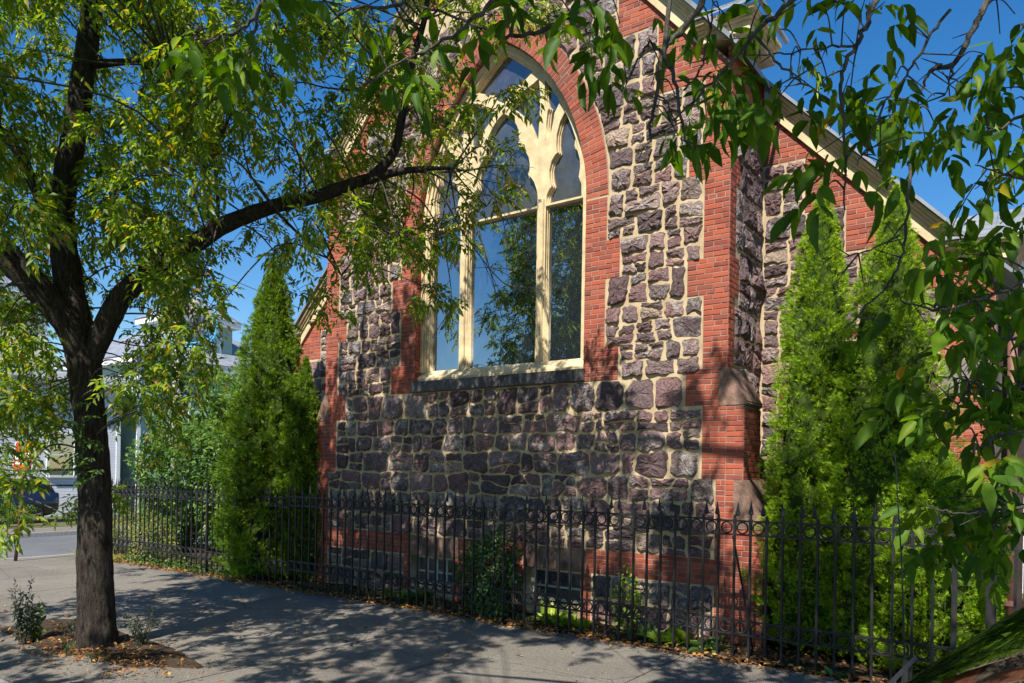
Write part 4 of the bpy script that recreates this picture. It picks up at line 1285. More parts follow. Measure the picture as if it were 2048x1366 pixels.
# ------------------------------------------------------------------ near ash: trunk outside the frame, boughs hanging into it
NT_ = np.array([2.7, 3.9, 0.0])
near = empty('ash_tree', tuple(NT_), 'ash tree whose large-leaved boughs hang across the top and right edge', 'tree')
tm = MB(); LIMBS = []
def limb3(P, rad, sides=14):
    Q, R = bark_limb(tm, P, rad, sides, 7, .08); LIMBS.append(Q); return Q
limb3([NT_ + (0, 0, -.05), NT_ + (0, 0, .4), NT_ + (.03, 0, 1.5), NT_ + (-.05, 0, 3), NT_ + (.0, .05, 4.6), NT_ + (.1, 0, 6.5), NT_ + (.1, -.1, 8.5), NT_ + (.2, 0, 10)], [.28, .20, .18, .17, .15, .12, .08, .03], 20)
limb3([(2.65, 3.9, 3.2), (1.6, 3.2, 4.3), (.3, 2.7, 4.75), (-1.2, 2.5, 4.9), (-2.6, 2.2, 5.0), (-3.9, 1.8, 4.9)], [.12, .10, .075, .06, .04, .02])
limb3([(2.65, 3.9, 4.0), (1.9, 2.6, 5.0), (.9, 1.2, 5.6), (-.6, .2, 6.0), (-2.2, -.4, 6.3)], [.12, .10, .08, .05, .02])
limb3([(2.7, 3.9, 4.8), (1.2, 4.3, 6.2), (-.6, 4.4, 7.4), (-2.4, 4.1, 8.2), (-4, 3.8, 8.7)], [.11, .09, .07, .045, .02])
limb3([(2.65, 3.9, 2.9), (2.0, 3.5, 3.3), (1.5, 3.2, 3.2), (1.1, 3.0, 2.8)], [.06, .045, .03, .02], 10)
NB = Wood(); ND = 2.7
NPOLY = [([(2040, -120), (1998, -40), (1972, 10), (1945, 60), (1908, 128), (1872, 136), (1846, 165), (1835, 215)], .016, .004), ([(1908, 128), (1900, 160), (1890, 190)], .006, .002),
 ([(1775, -80), (1750, 0), (1733, 45), (1712, 92), (1682, 160), (1686, 240), (1692, 330), (1690, 420)], .011, .003), ([(1712, 92), (1640, 95), (1570, 105), (1490, 110)], .005, .002),
 ([(1450, -90), (1395, 20), (1350, 75), (1325, 110), (1312, 190), (1300, 260), (1293, 330)], .013, .003), ([(1325, 110), (1300, 85), (1270, 130), (1240, 210)], .006, .002), ([(1328, 105), (1350, 160), (1368, 260), (1380, 300)], .008, .003), ([(1368, 180), (1400, 140), (1420, 60), (1425, 0)], .005, .003), ([(1315, 190), (1340, 215), (1350, 260)], .004, .002),
 ([(1640, -60), (1560, 25), (1510, 70), (1450, 140), (1400, 190), (1350, 240)], .010, .003), ([(1510, 70), (1560, 130), (1600, 160), (1660, 200)], .005, .002),
 ([(1300, -70), (1200, -5), (1150, 25), (1080, 62), (1010, 75), (950, 50), (900, 30), (850, 15)], .012, .004), ([(1060, -50), (985, 5), (920, 60), (860, 95), (790, 130), (730, 170)], .009, .003), ([(840, -60), (800, 10), (700, 18), (640, 60)], .008, .003), ([(560, -60), (520, 10), (490, 55), (440, 75), (390, 80)], .010, .003), ([(520, 10), (500, 90), (480, 150), (470, 220)], .006, .002),
 ([(2120, 200), (2030, 240), (1960, 270), (1900, 255)], .008, .003), ([(2120, 380), (2020, 350), (1950, 330)], .006, .002), ([(2120, 520), (2030, 570), (1960, 600), (1880, 620), (1800, 600)], .008, .003), ([(1985, 690), (1960, 740), (1930, 790), (1900, 830)], .006, .002), ([(2120, 660), (2010, 680), (1985, 690), (1900, 700)], .007, .003), ([(2120, 760), (2000, 780), (1930, 760), (1870, 755)], .006, .002), ([(2120, 850), (2010, 870), (1950, 900)], .007, .003), ([(2120, 1020), (2040, 1015), (1960, 1025), (1900, 1025), (1850, 1010)], .008, .002),
 ([(1820, 330), (1816, 430), (1800, 520), (1755, 590), (1690, 655)], .006, .003), ([(1800, 470), (1740, 500), (1690, 515)], .004, .002), ([(1900, 20), (1850, 90), (1810, 150), (1770, 200)], .006, .003), ([(1770, 200), (1740, 280), (1715, 330)], .004, .002)]
NPTS = []
for L, r0, r1 in NPOLY:
    P = smooth_path(px(L, ND + RNG.uniform(-.25, .35)), 6); P[1:-1] += RNG.normal(0, .004, P[1:-1].shape)
    NB.add(P, np.linspace(r0, r1, len(P)), 6); NPTS.append(P)
    # tie each bough back to the tree
    LPn = np.concatenate(LIMBS); a = LPn[np.linalg.norm(LPn - P[0] - np.array([0, 0, .6]), axis=1).argmin()]
    if r0 > .0075: Q = smooth_path([a, (a + P[0]) / 2 + np.array([0, 0, .25]), P[0]], 6); NB.add(Q, np.linspace(r0 * 1.5, r0, len(Q)), 6)
    for t in range(5):
        i = int(RNG.uniform(.2, .95) * (len(P) - 1)); dv = nrm(rand_dir(1)[0] + DOWN * .2); e = P[i] + dv * RNG.uniform(.04, .14)
        NB.add([P[i], e], [.003, .0015], 4)
NCL = [(365, 85, 3), (400, 70, 4), (420, 120, 5), (450, 110, 6), (470, 160, 6), (500, 130, 4), (520, 60, 4), (540, 20, 4), (570, 40, 2), (590, 110, 2), (700, 25, 2), (720, 80, 2), (750, 60, 2), (800, 50, 3), (820, 130, 4), (850, 90, 4), (860, 160, 3), (880, 40, 4), (925, 70, 4), (1010, 20, 3), (1040, 40, 3), (1100, 40, 4), (1150, 50, 4), (1180, 90, 5), (1200, 40, 4), (1215, 110, 4), (1240, 60, 3), (1300, 10, 2), (1350, 200, 4), (1380, 240, 5), (1345, 265, 4), (1400, 200, 6), (1420, 240, 5), (1440, 150, 5), (1460, 200, 6), (1480, 120, 5), (1500, 180, 5), (1520, 130, 5), (1470, 90, 4), (1440, 40, 4), (1400, 20, 4), (1520, 20, 4), (1560, 70, 3), (1650, 30, 4), (1690, 20, 4), (1730, 10, 3), (1770, 15, 4), (1600, 120, 4), (1640, 130, 4), (1580, 170, 3), (1660, 190, 5), (1620, 215, 4), (1700, 200, 4), (1740, 215, 5), (1790, 170, 6), (1770, 230, 6), (1820, 190, 5), (1810, 240, 6), (1840, 230, 5), (1870, 260, 5), (1850, 290, 4), (1900, 300, 3), (1750, 290, 5), (1630, 320, 4), (1680, 350, 6), (1650, 390, 5), (1930, 210, 5), (1900, 215, 3), (1970, 120, 4), (2000, 80, 4), (2030, 40, 5), (2040, 120, 5), (1990, 190, 5), (2030, 210, 6), (1960, 250, 5), (2000, 280, 6), (2040, 310, 5), (1960, 330, 4), (1990, 370, 5), (2030, 400, 6), (1950, 390, 3), (2040, 470, 5), (2000, 460, 5), (1960, 430, 3), (1890, 500, 5), (1930, 520, 6), (1970, 530, 5), (1870, 560, 5), (1910, 570, 6), (1950, 590, 6), (1990, 600, 5), (1820, 640, 4), (1880, 640, 6), (1920, 650, 6), (1960, 660, 6), (2010, 660, 5), (2040, 600, 4), (1890, 730, 4), (1930, 720, 4), (1980, 740, 6), (2020, 720, 6), (1830, 730, 4), (1860, 780, 4), (1910, 790, 4), (1960, 800, 6), (2010, 800, 7), (2040, 780, 6), (1890, 850, 4), (1930, 870, 4), (1980, 860, 6), (2020, 870, 7), (1950, 920, 3), (1990, 930, 6), (2030, 940, 7), (2000, 980, 5), (2040, 1000, 7), (2030, 1060, 6), (1850, 1010, 4), (1880, 1050, 5), (1920, 1040, 6), (1950, 1080, 6), (1980, 1050, 6), (1900, 1090, 5), (1940, 1010, 4), (1990, 1100, 6), (2020, 1110, 5), (1860, 1070, 3)]
NLP = np.concatenate(NPTS)
P_, R_ = [], []
for u, v, n in NCL:
    c = at(u, v - 12, ND + RNG.uniform(-.2, .5) + (.25 if v > 960 else 0))
    d = np.linalg.norm(NLP - c, axis=1); a = NLP[d.argmin()]
    pth = smooth_path([a, (a + c) / 2 + np.array([0, 0, .03]), c], 4); NB.add(pth, np.linspace(.0035, .002, len(pth)), 4)
    k = max(1, int(n * .50 + RNG.random()))
    P_.append(c + RNG.normal(0, .03, (k, 3))); R_.append(rand_dir(k) * .7 + nrm(c - a) * .5 + DOWN * .45)
P_ = np.concatenate(P_); R_ = np.concatenate(R_)
N1 = compound(P_, R_, np.full(len(P_), .13) * RNG.uniform(.8, 1.2, len(P_)), .100 * RNG.uniform(.7, 1.25, len(P_)), 2, .70, .38)
# pale winged seeds hanging in bunches
sc = np.array([at(u, v, ND) for u, v in ((1640, 150), (1610, 130), (1400, 230), (1370, 260), (1450, 225), (1990, 330), (1960, 250), (1670, 330), (2010, 360), (1180, 60), (700, 60), (730, 50)) for _ in range(9)]) + RNG.normal(0, .025, (108, 3))
o = link('seed_bunches', leaf_mesh('seed_bunches', sc, rand_dir(108) * .3 + DOWN, rand_dir(108), np.full(108, .045), np.full(108, .009), M['lime'], TPL_LO)); adopt(o, near); tag(o, kind='stuff')
# crown outside the frame: shades the pavement and the lower wall
out = []
while len(out) < 160:
    p = np.array([RNG.uniform(-5.6, 5.0), RNG.uniform(-3.2, 4.6), RNG.uniform(4.2, 11.3)])
    if p[2] - 1.25 * (YF - p[1]) > 4.3: continue
    e = ((p[0] + .2) / 5.4) ** 2 + ((p[1] - .8) / 4.0) ** 2 + ((p[2] - 7.6) / 3.8) ** 2
    u, v, d = proj(p)
    if e < 1 and (d < -.4 or (v < -200 and d > .3) or (d > .5 and u > 2250)): out.append(p)
N2 = fill_tree(np.array(out), NB, np.concatenate(LIMBS), 30, .24, .13, .46, .35, 3, .007)
tm.build('trunk', M['bark'], near, True)
NB.build('branches', M['twig'], near)
o = link('hanging_leaves', leaf_mesh('hanging_leaves', *N1, M['ash_leaf_near'], TPL_HI)); adopt(o, near)
o = link('crown', leaf_mesh('crown', *N2, M['ash_leaf_near'], TPL_LO)); adopt(o, near)

# ------------------------------------------------------------------ arborvitae
def arborvitae(x, y, h, prof, n, label, lean=(0, 0), size=.12, lumps=1.0, mat='thuja'):
    """prof(f) -> radius at height fraction f"""
    root = empty('arborvitae', (x, y, 0), label, 'tree')
    ph = RNG.uniform(0, 6, 4)
    def rad(f, a):
        return prof(f) * (1 + .13 * lumps * np.sin(3 * a + ph[0] + f * 7) + .09 * lumps * np.sin(7 * a + ph[1] - f * 23) + .08 * lumps * np.sin(11 * a + 31 * f + ph[2]) + .06 * np.sin(47 * f + 5 * a + ph[3]))
    nc = n // 15; fs = np.linspace(.02, 1, 200); w = np.array([prof(f) + .05 for f in fs]); w /= w.sum()
    fc = RNG.choice(fs, nc, p=w) + RNG.uniform(-.004, .004, nc); ac = RNG.uniform(0, 2 * np.pi, nc); kc = RNG.uniform(.80, 1.09, nc)
    ci = RNG.integers(0, nc, n)
    sg = size * .62
    f = np.clip(fc[ci] + RNG.normal(0, sg * .8, n) / h, .005, 1.0)
    pr = np.array([max(prof(q), .05) for q in f])
    a = ac[ci] + np.clip(RNG.normal(0, sg, n) / pr, -.9, .9)
    R = np.array([rad(ff, aa) for ff, aa in zip(f, a)]) * kc[ci] * (1 - np.abs(RNG.normal(0, .05, n)))
    C = np.stack([np.cos(a), np.sin(a)], 1)
    P = np.stack([x + lean[0] * f * h + R * C[:, 0], y + lean[1] * f * h + R * C[:, 1], .04 + f * h], 1)
    out = np.stack([C[:, 0], C[:, 1], np.zeros(n)], 1)
    D = nrm(out * RNG.uniform(.5, 1.1, (n, 1)) + np.array([0, 0, 1]) * RNG.uniform(-.1, .8, (n, 1)) + rand_dir(n) * .55)
    tang = np.stack([-C[:, 1], C[:, 0], np.zeros(n)], 1)
    Nn = nrm(tang * RNG.choice([-1, 1], n)[:, None] * RNG.uniform(.2, 1, (n, 1)) + out * .8 + rand_dir(n) * .6)
    L = size * RNG.uniform(.65, 1.25, n)
    o = link('foliage', leaf_mesh('foliage', P - D * (L * .4)[:, None], D, Nn, L, L * .85, M[mat], TPL_FAN)); adopt(o, root)
    # inner body, ragged, and stem
    mb = MB(); ns, nr = 18, 26; V = []; Fc = []
    for i in range(nr):
        ff = .015 + .955 * i / (nr - 1)
        for j in range(ns):
            aa = 2 * math.pi * j / ns; r = max(.01, float(rad(ff, aa)) * (.70 + RNG.uniform(-.10, .06)))
            V.append((x + lean[0] * ff * h + r * math.cos(aa), y + lean[1] * ff * h + r * math.sin(aa), .04 + ff * h))
    for i in range(nr - 1):
        for j in range(ns): Fc.append((i * ns + j, i * ns + (j + 1) % ns, (i + 1) * ns + (j + 1) % ns, (i + 1) * ns + j))
    mb.add(V, Fc); mb.build('inner_growth', M['thuja_core'], root)
    MB().tube([(x, y, -.05), (x + .01, y, .5), (x + lean[0] * h * .4, y + lean[1] * h * .4, h * .4)], [.06, .05, .03], 8).build('trunk', M['bark'], root, True)
    return root
def ip(*kv):
    xs = [k for k, _ in kv]; ys = [v for _, v in kv]
    return lambda f: float(np.interp(f, xs, ys))
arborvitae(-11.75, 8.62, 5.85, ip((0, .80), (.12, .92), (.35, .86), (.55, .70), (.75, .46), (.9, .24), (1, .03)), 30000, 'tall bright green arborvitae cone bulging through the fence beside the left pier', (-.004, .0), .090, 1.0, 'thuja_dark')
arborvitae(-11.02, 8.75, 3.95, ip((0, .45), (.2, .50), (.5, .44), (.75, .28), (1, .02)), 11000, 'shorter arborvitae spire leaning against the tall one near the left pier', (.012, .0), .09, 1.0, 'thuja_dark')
arborvitae(-2.32, 9.25, 5.45, ip((0, .78), (.15, .78), (.3, .62), (.5, .46), (.75, .33), (.92, .14), (1, .01)), 36000, 'slender arborvitae with yellow-green tip beside the right pier buttress', (.012, 0), .060)
arborvitae(-1.62, 9.15, 5.2, ip((0, .78), (.2, .80), (.4, .68), (.6, .50), (.8, .33), (.93, .15), (1, .01)), 36000, 'second arborvitae spire right of the slender one', (.03, 0), .060)
arborvitae(-1.02, 8.82, 2.35, ip((0, .55), (.3, .62), (.6, .56), (.85, .34), (1, .03)), 18000, 'low bushy arborvitae in front of the brick corner pier', (.0, 0), .068)

# ------------------------------------------------------------------ shrubs, plants, weeds
def bush(name, x, y, z0, rx, ry, rz, n, ll, mat, label, cat='shrub', ratio=.5, stems=7, wood='twig', tpl=TPL_LO, shell=.55, group=None):
    root = empty(name, (x, y, z0), label, cat, group)
    d = rand_dir(n); r = RNG.uniform(shell, 1.0, n) ** .6
    lump = 1 + .16 * np.sin(d[:, 0] * 5 + x) + .16 * np.sin(d[:, 2] * 6 + d[:, 1] * 4 + y)
    P = np.array([x, y, z0 + rz]) + d * (r * lump)[:, None] * np.array([rx, ry, rz]); P[:, 2] = np.maximum(P[:, 2], z0 + .03)
    D = nrm(d * .6 + rand_dir(n) * .7 + DOWN * .15); L = ll * RNG.uniform(.65, 1.25, n)
    o = link('foliage', leaf_mesh('foliage', P, D, nrm(np.array([0, -.3, 1.0]) + rand_dir(n) * .6), L, L * ratio, mat, tpl)); adopt(o, root)
    W_ = Wood()
    for _ in range(stems):
        e = np.array([x, y, z0 + rz]) + rand_dir(1)[0] * np.array([rx, ry, rz]) * .75; e[2] = max(e[2], z0 + rz * .6)
        b = np.array([x + RNG.uniform(-.2, .2) * rx, y + RNG.uniform(-.2, .2) * ry, z0 - .03])
        Pp = smooth_path([b, (b + e) / 2 + RNG.normal(0, .06, 3) * rx, e], 5); W_.add(Pp, np.linspace(.012 + .006 * rx, .004, len(Pp)), 5)
        for _ in range(4):
            i = RNG.integers(3, len(Pp) - 1); e2 = Pp[i] + rand_dir(1)[0] * .3 * np.array([rx, ry, rz]); W_.add([Pp[i], e2], [.005, .002], 4)
    W_.build('stems', M[wood], root)
    return root
bush('viburnum_shrub', -14.35, 10.0, .0, 1.7, 1.1, 2.0, 17000, .12, M['shrub'], 'tall dark green leafy shrub behind the fence left of the arborvitae', 'shrub', .5, 12)
bush('viburnum_shrub', -16.4, 9.6, .0, 1.2, .9, 1.7, 9000, .12, M['shrub'], 'rounded green shrub behind the trunk at the fence corner', 'shrub', .5, 9)
bush('privet_shrub', -13.2, 11.2, .0, 1.3, .9, 2.4, 9000, .11, M['lime'], 'pale yellow-green tall shrub rising above the dark shrub', 'shrub', .5, 9)
bush('boxwood_shrub', -15.3, 8.32, .0, .62, .36, .50, 2300, .045, M['shrub_yellow'], 'yellowing small-leaved shrub growing through the fence', 'shrub', .5, 9)
bush('boxwood_shrub', -16.55, 8.25, .0, .55, .36, .42, 1500, .045, M['shrub_yellow'], 'yellow-green low shrub behind the tree trunk at the fence', 'shrub', .5, 8)
bush('boxwood_shrub', -17.6, 8.6, .0, .40, .5, .62, 1500, .05, M['shrub_yellow'], 'pale yellow shrub at the street corner end of the fence', 'shrub', .5, 8)
rose = bush('rose_bush', -6.33, 8.26, .0, .52, .26, .56, 6500, .048, M['rose_leaf'], 'dark green rose bush with pink blooms leaning on the fence', 'shrub', .6, 8)
for (u, v) in ((1037, 1082), (985, 1092), (930, 1108), (968, 1106), (1033, 1176), (1022, 1098), (948, 1158)):
    c = on_y(u, v, 8.25); q = rand_dir(9); 
    o = link('rose_bloom', leaf_mesh('rose_bloom', np.repeat(c[None], 9, 0) + q * .006, q, rand_dir(9), np.full(9, .028), np.full(9, .026), M['petal'], TPL_LO)); adopt(o, rose)
W_ = Wood()
for (u, v) in ((1037, 1082), (985, 1092), (930, 1108)):
    W_.add(smooth_path([(-6.35, 8.32, .5), on_y(u, v + 40, 8.28), on_y(u, v, 8.25)], 4), [.004] * 9, 4)
W_.build('cane', M['weed'], rose)
def rosette(name, x, y, n, L, mat, label, cat='plant', up=.9, ratio=.35, group=None, tpl=TPL_HI, spread=.07):
    root = empty(name, (x, y, 0), label, cat, group)
    a = RNG.uniform(0, 2 * np.pi, n); D = nrm(np.stack([np.cos(a), np.sin(a), RNG.uniform(.3, 1.4, n) * up], 1))
    P = np.array([x, y, .01]) + np.stack([RNG.normal(0, spread, n), RNG.normal(0, spread * .7, n), np.zeros(n)], 1); Ls = L * RNG.uniform(.6, 1.15, n)
    o = link('foliage', leaf_mesh('foliage', P, D, nrm(np.array([0, 0, 1.0]) + rand_dir(n) * .4 - D * .2), Ls, Ls * ratio, mat, tpl)); adopt(o, root); return root
ls = ['broad-leaved lime green plant under the right basement window', 'leafy green plant at the fence foot between the basement windows', 'lime green leafy clump at the fence foot below the rubble plinth', 'low green plant at the fence foot before the right buttress', 'dark green hosta-like clump under the left basement window', 'small green clump beside the left basement window', 'bright green plant at the foot of the plinth bricks', 'small weed by the fence foot near the arborvitae']
for i, (x, y, n, L, mt) in enumerate(((-5.35, 8.38, 46, .26, 'lime'), (-5.0, 8.3, 30, .22, 'lime'), (-3.62, 8.28, 46, .24, 'lime'), (-3.2, 8.3, 36, .20, 'weed'), (-7.8, 8.35, 50, .26, 'weed'), (-8.35, 8.4, 26, .2, 'weed'), (-3.95, 8.35, 30, .2, 'weed'), (-1.75, 8.0, 18, .10, 'weed'))):
    rosette('border_plant', x, y, n, L, M[mt], ls[i], 'plant', 1.0, .42)
# climbing plant on the plinth
bush('climbing_vine', -4.35, 8.5, .0, .20, .10, .40, 420, .055, M['lime'], 'thin lime green vine climbing the plinth between fence bars', 'plant', .7, 5)
# ivy along the foot of the fence on the left
def ground_strip(name, x0, x1, y0, y1, n, ll, mat, label, cat, zmax=.12, ratio=.8):
    P = np.stack([RNG.uniform(x0, x1, n), RNG.uniform(y0, y1, n), RNG.uniform(.01, zmax, n) * RNG.random(n)], 1)
    L = ll * RNG.uniform(.6, 1.3, n)
    o = link(name, leaf_mesh(name, P, rand_dir(n) + np.array([0, -.3, .2]), nrm(np.array([0, -.2, 1.0]) + rand_dir(n) * .4), L, L * ratio, mat, TPL_LO))
    return tag(o, label, cat, None, 'stuff')
ground_strip('ivy', -15.8, -11.6, 7.85, 8.5, 1500, .06, M['weed'], 'green ivy creeping along the foot of the fence', 'ivy', .22)
ground_strip('ivy', -11.0, -3.0, 8.1, 8.6, 700, .05, M['weed'], 'low weeds along the foot of the church wall', 'weeds', .10)
# daylily clumps at the corner
def grass_clump(x, y, n, L, label):
    root = empty('daylily_clump', (x, y, 0), label, 'plant')
    mb = MB()
    V = []; Fc = []
    for _ in range(n):
        a = RNG.uniform(0, 2 * math.pi); l = L * RNG.uniform(.6, 1.15); b = np.array([x + RNG.normal(0, .1), y + RNG.normal(0, .08), 0.0]); dr = np.array([math.cos(a), math.sin(a), 0]); sd = np.array([-dr[1], dr[0], 0]) * .011
        o_ = len(V)
        for t in (0, .3, .6, .85, 1.0):
            c = b + dr * l * .75 * t ** 1.3 + np.array([0, 0, l * (1.1 * t - .95 * t * t)]); wd = (1 - t) ** .5
            V += [c - sd * wd, c + sd * wd]
        Fc += [(o_ + 2 * i, o_ + 2 * i + 1, o_ + 2 * i + 3, o_ + 2 * i + 2) for i in range(4)]
    mb.add(V, Fc); mb.build('blades', M['straw'], root); return root
grass_clump(-16.9, 7.75, 130, .55, 'straw-yellow daylily clump left of the trunk at the fence corner')
grass_clump(-15.9, 7.8, 90, .45, 'yellow-green grassy clump right of the trunk at the fence foot')
# weeds in the tree pit
def upright_weed(u, v, h, label, n=9, rad=.16, mat='greyweed', ll=.05, lean=.12):
    b = on_z(u, v); root = empty('pit_weed', tuple(b), label, 'weed')
    W_ = Wood(); Ps = []; Ds = []
    for _ in range(n):
        a = RNG.uniform(0, 2 * math.pi); e = b + np.array([math.cos(a) * rad * RNG.uniform(.3, 1.2) + lean * h * RNG.uniform(-.5, 1), math.sin(a) * rad * RNG.uniform(.3, 1.2), h * RNG.uniform(.6, 1.0)])
        Pp = smooth_path([b + np.array([math.cos(a), math.sin(a), 0]) * .03, (b + e) / 2 + RNG.normal(0, .02, 3), e], 6); W_.add(Pp, np.linspace(.0045, .0015, len(Pp)), 4)
        k = int(60 * h); f = RNG.uniform(.15, 1, k); i0 = (f * (len(Pp) - 1.001)).astype(int); Ps.append(Pp[i0] + RNG.normal(0, .012, (k, 3))); Ds.append(nrm(rand_dir(k) + np.array([0, 0, .25])))
    P = np.concatenate(Ps); D = np.concatenate(Ds); L = ll * RNG.uniform(.5, 1.4, len(P))
    o = link('foliage', leaf_mesh('foliage', P, D, nrm(np.array([0, 0, 1.0]) + rand_dir(len(P)) * .5), L, L * .42, M[mat], TPL_LO)); adopt(o, root)
    W_.build('stems', M['twig'], root); return root
upright_weed(45, 1288, .78, 'tall grey-green weed with seed heads at the left end of the tree pit', 10, .13, 'greyweed', .055, .05)
w2 = upright_weed(72, 1284, .42, 'young broad-leaved weed right of the tall grey weed', 4, .13, 'weed', .10, .12)
upright_weed(282, 1296, .46, 'bushy grey weed right of the trunk in the tree pit', 16, .20, 'greyweed', .04, .0)
upright_weed(150, 1285, .30, 'low grey weed against the left side of the trunk', 9, .16, 'greyweed', .035, .0)
upright_weed(135, 1312, .16, 'tiny green weed in front of the trunk', 6, .07, 'weed', .03, .0)
upright_weed(190, 1325, .14, 'tiny sprig before the trunk at the pit edge', 6, .08, 'weed', .03, .0)
# fallen leaves
def litter(name, P, label, ll=.055, ratio=.5):
    n = len(P); L = ll * RNG.uniform(.5, 1.3, n)
    o = link(name, leaf_mesh(name, P, nrm(rand_dir(n) * np.array([1, 1, .25])), nrm(np.array([0, 0, 1.0]) + rand_dir(n) * .45), L, L * ratio, M['litter'], TPL_HI)); return tag(o, label, 'leaves', None, 'stuff')
n = 2600; X = RNG.uniform(-16.8, -.4, n); P = np.stack([X, 7.93 + RNG.normal(0, .11, n) - .10 * RNG.random(n) * (X < -9), RNG.uniform(.012, .05, n)], 1); litter('fallen_leaves', P, 'orange-brown leaf litter drifted along the foot of the fence')
n = 650; P = np.stack([RNG.normal(-8.3, .8, n), RNG.normal(3.85, .26, n), RNG.uniform(.03, .075, n)], 1); litter('fallen_leaves', P, 'brown leaf litter and mulch on the tree pit soil', .05)
n = 260; P = np.stack([RNG.uniform(-12, 0, n), RNG.uniform(3.2, 7.7, n), np.full(n, .012)], 1); litter('fallen_leaves', P, 'scattered yellow leaves on the grey pavement', .05)
n = 700; P = np.stack([RNG.uniform(-10.5, -.5, n), RNG.uniform(8.15, 8.75, n), RNG.uniform(.04, .07, n)], 1); litter('fallen_leaves', P, 'dry leaves on the soil between fence and church')
# juniper by the gate
bush('juniper', .55, 8.9, .0, .42, .3, .48, 1500, .09, M['thuja'], 'feathery green juniper sprig beside the gate near the car', 'shrub', .5, 6, 'twig', TPL_FAN, .5)
# trees across the street, seen only as reflections in the great window
def far_tree(x, y, h, r, label, n=60):
    root = empty('street_tree', (x, y, -.13), label, 'tree')
    t = MB(); P, R = bark_limb(t, [(x, y, -.2), (x + .1, y, h * .25), (x, y + .1, h * .5), (x + .1, y, h * .85)], [.25, .2, .14, .04], 14); t.build('trunk', M['bark'], root, True)
    c = np.array([x, y, h * .62]) + rand_dir(n) * (RNG.random(n) ** .33)[:, None] * np.array([r, r, h * .4])
    W_ = Wood(); A_ = fill_tree(c, W_, P, 26, .25, .17, .8, .3, 3, .009); W_.build('branches', M['twig'], root)
    o = link('crown', leaf_mesh('crown', *A_, M['ash_leaf'], TPL_LO)); adopt(o, root)
far_tree(-15.5, -13.0, 8.5, 3.4, 'street tree on the opposite pavement mirrored in the window')
far_tree(-8.5, -14.0, 7.5, 3.2, 'second street tree across the road mirrored in the window')
# ================================================================== vehicles
def loft(sections, mat, name, parent, smooth=True, caps=True):
    n = len(sections[0]); V = [p for s in sections for p in s]; Fc = []
    for i in range(len(sections) - 1):
        for j in range(n):
            k = (j + 1) % n; Fc.append((i * n + j, (i + 1) * n + j, (i + 1) * n + k, i * n + k))
    if caps: Fc += [tuple(range(n)), tuple((len(sections) - 1) * n + i for i in reversed(range(n)))]
    o = link(name, mk_mesh(name, V, Fc, mat, smooth)); adopt(o, parent); return o
M['tyre'] = m_simple('tyre_rubber', (.02, .02, .02), .85); M['rim'] = m_simple('alloy_rim', (.45, .45, .47), .35, .8)
M['lamp_clear'] = m_simple('headlamp_lens', (.7, .72, .75), .1, 0, .6); M['lamp_red'] = m_simple('tail_lamp_lens', (.45, .02, .02), .2, 0, .6)
M['car_glass'] = m_glass('car_glass', (.012, .018, .016), .0, .025, 0, (0, 0, 0), .0, (.30, .37, .34), 1.25); M['trim'] = m_simple('black_plastic_trim', (.018, .018, .02), .6)
def paint(name, c):
    t = NT(name); t.p.inputs['Coat Weight'].default_value = .8; t.p.inputs['Coat Roughness'].default_value = .04
    return t.fin(c, .35, .1, .5)
